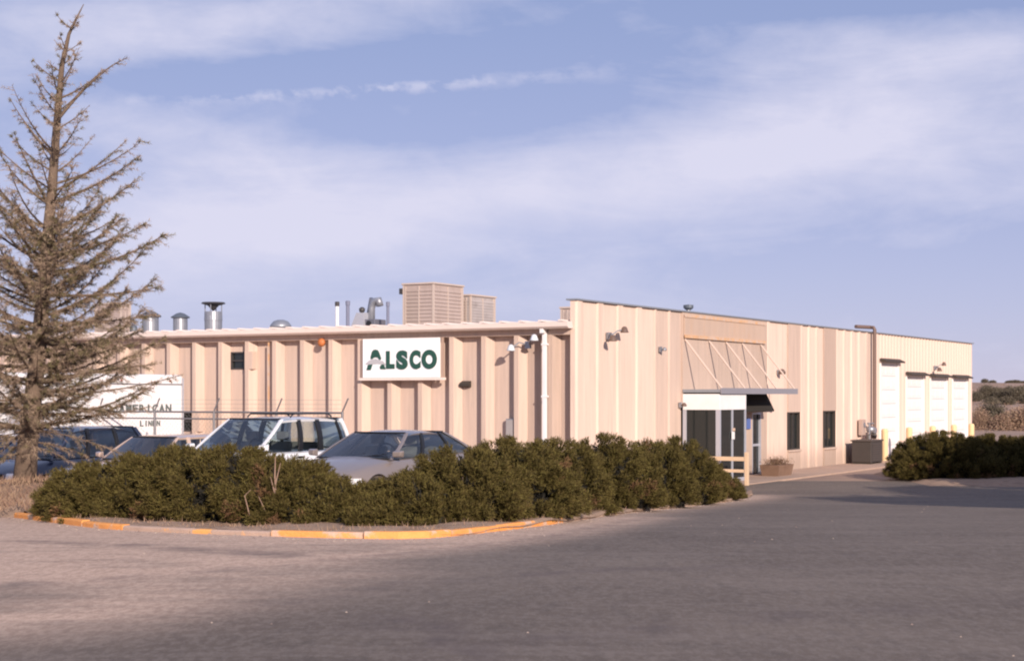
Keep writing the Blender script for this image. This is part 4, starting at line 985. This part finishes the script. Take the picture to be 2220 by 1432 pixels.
loc, a = place(556, 29.0, SUV); car('white SUV with black roof rails between the grey sedan and the beige wagon', 'SUV', loc, a, SUV, paint('paint_white', (.78, .78, .80), 0, .3))
loc, a = place(342, 31.3, WAG); car('beige station wagon with beige window pillars left of the white SUV', 'car', loc, a, WAG, paint('paint_beige', (.58, .42, .33), 0, .4))
loc, a = place(112, 33.2, VAN, .10); car('dark navy minivan directly right of the spruce trunk', 'van', loc, a, VAN, paint('paint_navy', (.018, .025, .055), .2, .3))
S2 = dict(SEDAN); S2['H'] = 1.50
loc, a = place(-95, 34.5, S2, .15); car('dark blue car cut by the picture edge, left of the spruce trunk', 'car', loc, a, S2, paint('paint_blue', (.025, .035, .11), .2, .3))

# ------------------------------------------------------------------ leaf clouds
def unit(v): return v / np.linalg.norm(v, axis=-1, keepdims=True)
def sprays(cent, axis, n_leaf, length, leaf, width, spread=.5):
    """feathery sprays: n_leaf narrow triangles along every axis"""
    n = len(cent); A = unit(axis); ref = unit(np.cross(A, RNG.normal(size=(n, 3)))); ref2 = np.cross(A, ref)
    tpos = RNG.uniform(0, 1, (n, n_leaf)); ang = RNG.uniform(0, 2 * np.pi, (n, n_leaf))
    base = cent[:, None] + A[:, None] * (tpos * length)[..., None]
    side = ref[:, None] * np.cos(ang)[..., None] + ref2[:, None] * np.sin(ang)[..., None]
    d = unit(A[:, None] * (1 - spread) + side * spread)
    wv = np.cross(d, unit(RNG.normal(size=d.shape))); wv = unit(wv) * width
    L_ = leaf * RNG.uniform(.6, 1.3, (n, n_leaf))[..., None]
    return np.stack([base - wv, base + wv, base + d * L_], 2).reshape(-1, 3)
def juniper(label, x, y, rx, ry, h, dens=1.0, base=None, seed=0, name='juniper_shrub', group='low junipers planted along the kerb'):
    rg = np.random.default_rng(seed + 5); z0 = (isl_z(x, y) if base is None else base) - .03
    r = thing(name, label, 'shrub', (x, y, z0), 0, group)
    # limbs radiating from the root
    lm = MB()
    for k in range(16):
        a = rg.uniform(0, 2 * math.pi); e_ = rg.uniform(.1, .9)
        q = Vector((math.cos(a) * rx * .7, math.sin(a) * ry * .7, h * .75 * e_)); lm.tube([(0, 0, .02), (q.x * .45, q.y * .45, q.z * .35 + .05), tuple(q)], [.028, .018, .008], 5)
    lm.build('stems', BARK, r)
    # inner twig mass, coloured near-black to stand for shade in the gaps
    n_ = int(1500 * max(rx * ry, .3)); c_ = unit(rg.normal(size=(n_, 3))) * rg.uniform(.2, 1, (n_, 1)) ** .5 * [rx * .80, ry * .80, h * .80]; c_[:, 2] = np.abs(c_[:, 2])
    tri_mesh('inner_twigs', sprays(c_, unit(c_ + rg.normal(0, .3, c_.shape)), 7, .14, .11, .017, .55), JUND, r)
    # boughs: plumes fanning out of an uneven dome, gaps between them
    nb = int(122 * dens * max(rx * ry, .12) ** .75); V = []; VB = []
    for i in range(nb):
        u_ = (i + .5) / nb; ph = i * 2.39996 + rg.normal(0, .22); sz = min(max(u_ + rg.normal(0, .05), .02), 1); cr = math.sqrt(max(1 - sz ** 2.1, 0))
        N_ = np.array([math.cos(ph) * (cr + .25), math.sin(ph) * (cr + .25), .12 + .75 * sz]); N_ /= np.linalg.norm(N_)
        k_ = 1 + .06 * math.sin(3 * ph + seed) + rg.normal(0, .085); skirt = 1 + ((.22 if y < 24 else .05) if base is None else 0) * max(0, .45 - sz) / .45
        tip = np.array([rx * k_ * cr * math.cos(ph) * 1.08, ry * k_ * cr * math.sin(ph) * skirt, h * (.06 + .88 * sz) * (.95 + .05 * k_)])
        root = tip * np.array([.80, .80, .74]); dead = rg.random() < (.13 if sz < .35 else .012)
        for j in range(3):
            f_ = j / 2; c0 = root + (tip - root) * f_; rad = .12 - .06 * f_; m_ = int((40 if not dead else 20) * (1 - .3 * f_))
            off = unit(rg.normal(size=(m_, 3))) * (rg.uniform(.1, 1, (m_, 1)) ** .6) * rad
            ax = unit(N_ * 1.0 + off / rad * .75 + np.array([0, 0, .15]))
            (VB if dead else V).append(sprays(c0 + off, ax, 9, .10, .05, .0062, .45))
    V = np.concatenate(V); V[:, 2] = np.maximum(V[:, 2], .012)
    if VB: tri_mesh('dead_twigs', np.concatenate(VB), JUNB, r)
    tri_mesh('foliage', V, JUN, r); return r
JS = [  # px, distance, rx, ry, top row, label
    (185, 23.7, .62, .8, 1012, 'low juniper at the tree end of the row, in front of the navy minivan'),
    (275, 23.4, .80, .95, 985, 'juniper in front of the beige wagon bonnet'),
    (380, 22.9, .95, 1.0, 972, 'rounded juniper directly in front of the beige wagon windows'),
    (500, 22.3, .95, 1.0, 972, 'tall juniper mound in front of the SUV windshield'),
    (610, 21.9, .85, .95, 992, 'juniper with a bare dry stalk in front of the SUV doors'),
    (712, 21.6, .80, .9, 1042, 'low juniper in front of the sedan bonnet'),
    (800, 21.4, .75, .85, 1075, 'lowest juniper, in the dip below the sedan headlight'),
    (905, 21.6, .80, .95, 1028, 'juniper in front of the sedan front door'),
    (1000, 22.1, .85, 1.0, 968, 'juniper hiding the tail of the grey sedan'),
    (1105, 23.3, .90, 1.0, 953, 'juniper below the grey meter cabinet, left of the white downspout'),
    (1215, 25.2, .95, 1.05, 952, 'juniper in front of the white downspout foot and building corner'),
    (1325, 27.6, 1.0, 1.1, 943, 'tall juniper in front of the bright corner panels'),
    (1425, 30.6, 1.0, 1.1, 955, 'juniper in front of the panels left of the vestibule'),
    (1490, 33.4, .95, 1.1, 947, 'juniper in front of the dark vestibule glass'),
    (1540, 36.2, .70, 1.0, 985, 'juniper in front of the vestibule corner post'),
    (1588, 37.3, .48, .8, 1030, 'small last juniper of the row, below the cream handrail')]
for i, (px, y, rx, ry, pt, lab) in enumerate(JS):
    if px > 1180: px -= 10 + (px - 1180) * .045; rx *= .88; ry *= .85; y += .25
    x = (px - CX) / F * y; zt_ = H - (pt - HZ) / F * y; h = zt_ - isl_z(x, y) + .01; y -= .45 if px < 1150 else .05; x = (px - CX) / F * y
    juniper(lab, x, y, rx, ry, h, 1.0, seed=i * 3)
# small trailing tufts that reach over the kerb
for i, (px, py) in enumerate(((1450, 1100), (1000, 1148), (860, 1150), (420, 1140), (1180, 1112))):
    p = gpt(px, py - 8); lab = ['trailing juniper tuft in the bare soil right of the painted kerb', 'juniper tuft drooping over the break in the painted kerb', 'small juniper tuft behind the middle of the painted kerb', 'small juniper tuft near the unpainted kerb left of the stalk', 'juniper tuft at the end of the last painted kerb piece'][i]
    juniper(lab, p.x, p.y + .2, .30, .28, .30, 1.3, base=g(p.y) + .05, seed=50 + i, name='juniper_tuft', group='small juniper tufts at the kerb')
# dry stalk
p = Vector(((597 - CX) / F * 20.6, 20.6, 0)); ds_ = thing('dry_stalk', 'pale bare stalk standing up through the junipers below the SUV', 'stalk', (p.x, p.y, isl_z(p.x, p.y)))
sm = MB(); sm.tube([(0, 0, 0), (.01, 0, .3), (-.01, .02, .6), (.0, .0, .86)], [.018, .015, .011, .005]); sm.tube([(0, 0, .35), (-.06, -.02, .6)], [.012, .004]); sm.tube([(0, 0, .5), (.07, -.02, .78)], [.010, .004]); sm.tube([(-.05, -.05, 0), (-.2, -.1, .35)], [.010, .004]); sm.tube([(-.3, -.05, 0), (-.38, -.1, .36), (-.3, -.1, .44)], [.010, .007, .003])
sm.build('stem', mat('dry_stem', (.30, .195, .14), .9), ds_)
# right-hand shrubs on their own bed
def bed(px0, px1, y0, y1, name='planting_bed'):
    rows = []
    for i in range(25):
        px = px0 + (px1 - px0) * i / 24; row = []
        for j in range(9):
            y = y0 + (y1 - y0) * j / 8; ed = min(1, min(i, 24 - i) / 2, min(j, 8 - j) / 1)
            row.append(((px - CX) / F * ((y0 + y1) / 2), y + .3 * math.sin(i * .9), g(y) + (.02 + .10 * ed if ed > 0 else -.05)))
        rows.append(row)
    MB().grid(rows).build(name, SOIL, kind='structure', smooth=True)
bed(1935, 2700, 46.2, 55.0)
for i, (px, y, rx, ry, pt, lab) in enumerate(((2045, 50.0, 1.45, 1.5, 937, 'dome shaped dark juniper in front of the far overhead doors'),
                                              (2150, 51.0, 1.35, 1.4, 944, 'wide juniper right of the dome shaped one'),
                                              (2245, 51.0, 1.4, 1.4, 941, 'juniper cut by the picture edge at the far bed'),)):
    x = (px - CX) / F * y; h = H - (pt - HZ) / F * y - g(y); juniper(lab, x, y, rx * 1.04, ry, h, 1.5, base=g(y) + .05, seed=80 + i, group='junipers on the far bed')

# ------------------------------------------------------------------ the spruce
tb = Vector((TREE.x, TREE.y, isl_z(TREE.x, TREE.y) - .08))
SPL = [(52, 1045), (60, 950), (72, 850), (84, 750), (94, 640), (104, 520), (114, 400), (120, 300), (127, 210), (134, 140), (150, 75), (165, 45), (182, 10)]
trunk = [Vector(((px - CX) / F * TREE.y, TREE.y + .03 * math.sin(i), H - (py - HZ) / F * TREE.y)) - tb for i, (px, py) in enumerate(SPL)]
trunk[0].z = -.1
SPR = thing('spruce_tree', 'half bare dying spruce with upswept twiggy limbs at the end of the bed', 'tree', tb)
MB().tube([tuple(p) for p in trunk], [.20, .165, .145, .13, .11, .095, .078, .066, .054, .042, .028, .018, .006], 10).build('trunk', BARK, SPR, smooth=True)
TH = trunk[-1].z
def tpt(z):
    for a, b_ in zip(trunk[:-1], trunk[1:]):
        if a.z <= z <= b_.z: return a.lerp(b_, (z - a.z) / (b_.z - a.z))
    return trunk[-1].copy()
rs = random.Random(21)
pass; twA = []; twB = []; TW_V = []; ND = []
def seg_tris(a, b_, w0, w1):                         # two crossed slivers for a fine twig
    a = np.array(a); b_ = np.array(b_); d = b_ - a; u = np.cross(d, [.3, .2, 1]); nu = np.linalg.norm(u)
    if nu < 1e-6: return
    u /= nu; v_ = np.cross(d, u); v_ /= np.linalg.norm(v_) + 1e-9
    for q in (u, v_): TW_V.extend([a - q * w0, a + q * w0, b_])
def limb(z, az_, L_, rise, sweep, thick, needle, parent=SPR, start=None, dens=1.0):
    p0 = tpt(z) if start is None else start; pts = []; n = 9; dirh = Vector((math.cos(az_), math.sin(az_), 0)); wob = rs.uniform(-.12, .12)
    for i in range(n):
        t_ = i / (n - 1); sidev = Vector((-dirh.y, dirh.x, 0))
        pts.append(p0 + dirh * (L_ * t_) + sidev * (wob * L_ * t_ * t_) + Vector((0, 0, L_ * (rise * t_ + sweep * t_ ** 2.4))))
    MB().tube([tuple(p) for p in pts], [thick * (1 - .85 * i / (n - 1)) for i in range(n)], 5).build('limb', BARK, parent)
    m_ = int(L_ * 34 * dens)
    for i in range(m_):
        t_ = (i + rs.random()) / m_ * .92 + .08; q = t_ * (n - 1); k_ = min(int(q), n - 2); p = pts[k_].lerp(pts[k_ + 1], q - k_); d = (pts[k_ + 1] - pts[k_]).normalized()
        s_ = rs.choice((-1, 1)); lat = Vector((-dirh.y, dirh.x, 0)) * s_
        tl = rs.uniform(.08, .30) * min(1, .35 + L_ * .5) * (1.15 - .5 * t_)
        tipv = (d * .75 + lat * rs.uniform(.3, .9) + Vector((0, 0, rs.uniform(-.75, .25)))).normalized()
        e_ = p + tipv * tl; seg_tris(p, e_, .0048, 0)
        if rs.random() < .6:
            mid = p.lerp(e_, .5); t2 = (tipv + Vector((rs.uniform(-1, 1), rs.uniform(-1, 1), rs.uniform(-.9, .4))) * .7).normalized(); seg_tris(mid, mid + t2 * tl * .5, .0035, 0)
        if rs.random() < needle: ND.append((tuple(p), tuple(tipv), tl))
    return pts
zc = .95
while zc < TH - .35:
    fz = zc / TH; Rm = max(.10, 2.28 * (1 - fz) ** .78 * (1.0 if fz > .18 else .9))
    nb = 4 if fz < .75 else 3
    if fz < .52: nb = 8
    a0 = rs.uniform(0, 6.28)
    for k in range(nb):
        a = a0 + 2 * math.pi * k / nb + rs.uniform(-.25, .25); L_ = Rm * (rs.uniform(.62, 1.12) if fz < .52 else rs.uniform(.3, 1.12))
        if fz > .7: L_ = max(L_, .25)
        rise = (.30 if fz > .35 else .02) + rs.uniform(-.12, .18) + (.25 if fz > .6 else 0)
        limb(zc + rs.uniform(-.08, .08), a, L_, rise, .16 + rs.uniform(0, .25), .010 + .011 * L_, (.9 if fz < .55 else .6) * (1.0 if rs.random() < .72 else .25), dens=1.25 if fz < .5 else .95)
    zc += rs.uniform(.17, .27) if fz < .5 else rs.uniform(.20, .42)
for z_, a_, l_ in ((.55, -1.9, .7), (.62, -.5, .9), (.7, .6, 1.0), (.8, -1.2, 1.1), (.78, 3.0, 1.2), (.66, 2.4, .8), (.86, -2.6, 1.2), (.9, -.1, 1.5), (.9, -1.6, 1.0)): limb(z_, a_, l_, -.12, -.15, .014, .35, dens=.9)
# remembered big limbs of the photo: tips in photo pixels
def tip_limb(pz, px, py, dy, needle=.8, thick=.035, sweep=.12, dens=1.2):
    z = H - (pz - HZ) / F * TREE.y - tb.z; p0 = tpt(z); y = TREE.y + dy
    tip = Vector(((px - CX) / F * y, y, H - (py - HZ) / F * y)) - tb; d = tip - p0; L_ = math.hypot(d.x, d.y)
    limb(z, math.atan2(d.y, d.x), L_, d.z / L_ - sweep, sweep, thick, needle, dens=dens)
for a in ((260, 275, 125, .1, .15, .032, -.35), (590, 352, 505, -.3, .9, .034, .25), (560, 315, 485, .2, .9, .03, .15), (500, 300, 395, -.2, .9, .03, .15), (440, 300, 340, .2, .8, .03, .2),
          (400, 310, 305, -.2, .2, .022, .2), (640, 345, 620, -.3, .3, .03, .1), (700, 330, 680, .3, .7, .03, .1), (340, 20, 210, -.2, .5, .026, .35), (450, 30, 290, -.3, .8, .03, .25),
          (520, -20, 380, .2, .8, .03, .2), (600, 30, 480, -.5, .9, .03, .1), (800, 300, 745, -.3, .9, .04, .0), (830, 330, 790, -.1, .7, .04, -.05), (880, 260, 900, -.2, .6, .04, -.1), (860, 385, 815, .2, .15, .022, .1), (890, 320, 880, .0, .2, .02, .2)):
    tip_limb(*a[:4], needle=a[4], thick=a[5], sweep=a[6])
tri_mesh('twigs', np.array(TW_V), SPRT, SPR, kind='stuff')
P_ = np.array([q[0] for q in ND]); A_2 = np.array([q[1] for q in ND]); T_ = np.array([q[2] for q in ND])
pick = RNG.random(len(P_)) < .68
for sel, mt, nl, wd_ in ((pick, SPRT, 34, .0036), (~pick, SPRG, 38, .0042)):
    n = sel.sum(); cent = P_[sel]; A = unit(A_2[sel]); tl = T_[sel]
    tri_mesh('crown', np.concatenate([sprays(cent[i0:i0 + 1], A[i0:i0 + 1], nl, tl[i0] * 1.25, .06, wd_, .62) for i0 in range(n)]), mt, SPR)

# dry grass and weeds round the trunk and in the bed
n = 16000; gx_ = np.concatenate([RNG.normal(TREE.x - .3, 1.3, n // 2), RNG.uniform(TREE.x - 3, 6, n // 2)]); 
yk = np.interp(gx_, kx, ky); gy_ = np.where(np.arange(n) < n // 2, RNG.normal(TREE.y - 1.4, 1.4, n), yk + .2 + np.abs(RNG.normal(0, .55, n)))
okk = (gy_ > np.where(gx_ < kx[0], 22.8 + (kx[0] - gx_) * .2, yk + .15)); okk &= (np.arange(n) < n // 2) | (RNG.random(n) < .30); gx_, gy_ = gx_[okk], gy_[okk]
gz_ = np.array([isl_z(a, b_) for a, b_ in zip(gx_, gy_)]); n = len(gx_); B = np.stack([gx_, gy_, gz_ - .01], 1)
d = unit(np.stack([RNG.normal(0, .45, n), RNG.normal(0, .45, n), np.ones(n)], 1)); L_ = RNG.uniform(.03, .16, n)[:, None] * np.where(gx_ < TREE.x + 1.6, 1.15, .6)[:, None]; wv = unit(np.cross(d, RNG.normal(size=(n, 3)))) * .005
gr = tri_mesh('dry_grass', np.stack([B - wv, B + wv, B + d * L_], 1), DRYG, kind='stuff')
# pebbles and leaf litter along the kerb
pv = MB()
for i in range(420):
    s_ = random.uniform(0, acc[-1]); p = kat(s_) + Vector((random.gauss(0, .1), -abs(random.gauss(0, .35)), 0)) ; q = random.uniform(.006, .02)
    z = g(p.y); pv.add([(p.x - q, p.y - q * .7, z), (p.x + q, p.y - q, z), (p.x + q * .8, p.y + q, z), (p.x - q, p.y + q, z), (p.x, p.y, z + q * .9)], [(0, 1, 4), (1, 2, 4), (2, 3, 4), (3, 0, 4)])
for i in range(160):
    x, y = random.uniform(-7, 12), random.uniform(8, 34); q = random.uniform(.005, .014); z = g(y)
    pv.add([(x - q, y - q * .7, z), (x + q, y - q, z), (x + q * .8, y + q, z), (x - q, y + q, z), (x, y, z + q * .8)], [(0, 1, 4), (1, 2, 4), (2, 3, 4), (3, 0, 4)])
pv.build('gravel', mat('gravel', (.30, .23, .19), .95, island=.35), kind='stuff')

# ------------------------------------------------------------------ the hillside on the right
def bush(label, px, y, w_, h, m_=None, seed=0, name='hillside_bush'):
    rg = np.random.default_rng(seed); x = (px - CX) / F * y; z0 = g(y) + hbump(x, y) - .1
    r = thing(name, label, 'bush', (x, y, z0), 0, 'dark bushes on the hillside')
    n = 5000; c = unit(rg.normal(size=(n, 3))) * rg.uniform(.2, 1, (n, 1)) ** .5 * [w_ / 2, w_ / 2, h * .55] * (1 + .2 * np.sin(5 * rg.uniform(0, 6, (n, 1)))); c[:, 2] = abs(c[:, 2] + h * .42)
    d = unit(rg.normal(size=(n, 3))); s2 = unit(np.cross(d, rg.normal(size=(n, 3)))); q = w_ * .022
    tri_mesh('foliage', np.stack([c - s2 * q, c + s2 * q, c + d * q * 1.8], 1), m_ or GREENL, r)
    MB().bar((0, 0, -.1), (0, 0, h * .5), .08).build('stem', BARK, r)
HG = mat('hill_bush', (.13, .108, .078), .95, island=.22, spec=.1)
HB = mat('hill_brush', (.30, .20, .14), .95, island=.2, spec=.1)
rb = random.Random(5)
for i, (px, y, w_, h) in enumerate(((2116, 185, 1.6, 1.3), (2139, 190, 2.3, 1.9), (2160, 200, 1.8, 1.2), (2176, 188, 2.2, 1.4), (2191, 195, 2.4, 1.5), (2206, 186, 2.6, 1.7), (2222, 192, 2.6, 1.7), (2149, 176, 1.6, .9), (2183, 172, 1.8, 1.0), (2230, 176, 2.4, 1.2))):
    labs = ['dark hillside bush at the building corner', 'roundest and largest bush on the hillside beside the building', 'hillside bush just right of the roundest one, standing highest up', 'hillside bush in the middle of the dark band',
            'second bush right of the middle of the dark hillside band', 'tallest bush in the right part of the dark hillside band', 'hillside band bush cut by the picture edge', 'small low bush below the roundest hillside bush', 'small low bush below the middle of the hillside band', 'low wide bush below the edge end of the hillside band']
    bush(labs[i], px, y, w_, h, HG, i)
for i, (px, y, w_, h) in enumerate(((2135, 366, 1.8, 1.2), (2152, 370, 1.8, .9), (2189, 368, 2.2, .9), (2201, 368, 3.0, 1.0), (2219, 369, 1.6, .8))):
    bush(['tallest skyline bush, nearest the building corner', 'second skyline bush from the building corner', 'small skyline bush left of the widest one', 'widest bush on the skyline', 'skyline bush nearest the picture edge'][i], px, y, w_, h, HG, 30 + i, 'skyline_bush')
V = []
for zone, cnt, q, hh_ in (((112, 130), 800, .06, .4), ((130, 180), 420, .08, .35), ((180, 330), 420, .10, .3)):
    y = RNG.uniform(*zone, cnt); x = RNG.uniform(.26, .42, cnt) * y + RNG.normal(0, 1, cnt)
    z = np.array([g(b_) + hbump(a, b_) for a, b_ in zip(x, y)])
    for _ in range(9):
        c = np.stack([x, y, z], 1) + RNG.normal(0, 1, (cnt, 3)) * [.45, .45, 0] * q * 6 + [0, 0, 0]; c[:, 2] += RNG.uniform(0, hh_, cnt)
        d = unit(RNG.normal(size=(cnt, 3))); s2 = unit(np.cross(d, RNG.normal(size=(cnt, 3))))
        V.append(np.stack([c - s2 * q * .5, c + s2 * q * .5, c + d * q * 1.6], 1))
tri_mesh('hillside_brush', np.concatenate(V), HB, kind='stuff')
rb_ = ((2125, 118, 1.6, 1.7), (2150, 121, 2.4, 2.2), (2178, 117, 2.0, 1.3), (2196, 119, 2.2, 1.5), (2218, 117, 2.4, 1.8))
for i, (px, y, w_, h) in enumerate(rb_):
    bush(['narrow brown brush against the building corner', 'dark brush above the wide juniper', 'low brown brush right of the dark brush', 'brown brush with reddish twigs near the picture edge', 'brush cut by the picture edge'][i], px, y, w_, h, HG if i in (1,) else HB, 60 + i, 'roadside_brush')

# ------------------------------------------------------------------ trees beside the road, outside the picture, whose shade falls on the lane
def shade_tree(label, x, y, h, cr, seed):
    rg = np.random.default_rng(seed); z0 = g(y) - .05; r = thing('roadside_tree', label, 'tree', (x, y, z0), 0, 'trees beside the lane')
    mb = MB(); mb.tube([(0, 0, 0), (.1, .05, h * .3), (0, .1, h * .6), (.1, 0, h * .85)], [.22, .17, .11, .04], 8)
    for k in range(16):
        a = rg.uniform(0, 6.28); z = h * rg.uniform(.3, .75); mb.tube([(0, 0, z), (math.cos(a) * cr * .45, math.sin(a) * cr * .45, z + cr * .3), (math.cos(a) * cr * .85, math.sin(a) * cr * .85, z + cr * .45)], [.07, .04, .015], 5)
    mb.build('trunk', BARK, r)
    n = 260; c = unit(rg.normal(size=(n, 3))) * rg.uniform(.35, 1, (n, 1)) ** .6 * [cr, cr, h * .36] + [0, 0, h * .60]
    V = []
    for q in c:
        m_ = 70; o_ = rg.normal(0, .26, (m_, 3)); V.append(sprays(q + o_, rg.normal(size=(m_, 3)), 3, .15, .17, .05, .5))
    tri_mesh('crown', np.concatenate(V), GREENL, r)
shade_tree('leafy tree nearest the camera beside the lane', 14.2, 25.5, 5.2, 2.6, 1)
shade_tree('second leafy tree beside the lane', 17.8, 29.5, 5.8, 3.0, 2)
shade_tree('third leafy tree beside the lane', 21.5, 36.5, 5.6, 3.0, 3)
shade_tree('leafy tree beyond the others beside the far bed', 18.9, 40.0, 5.0, 2.7, 4)
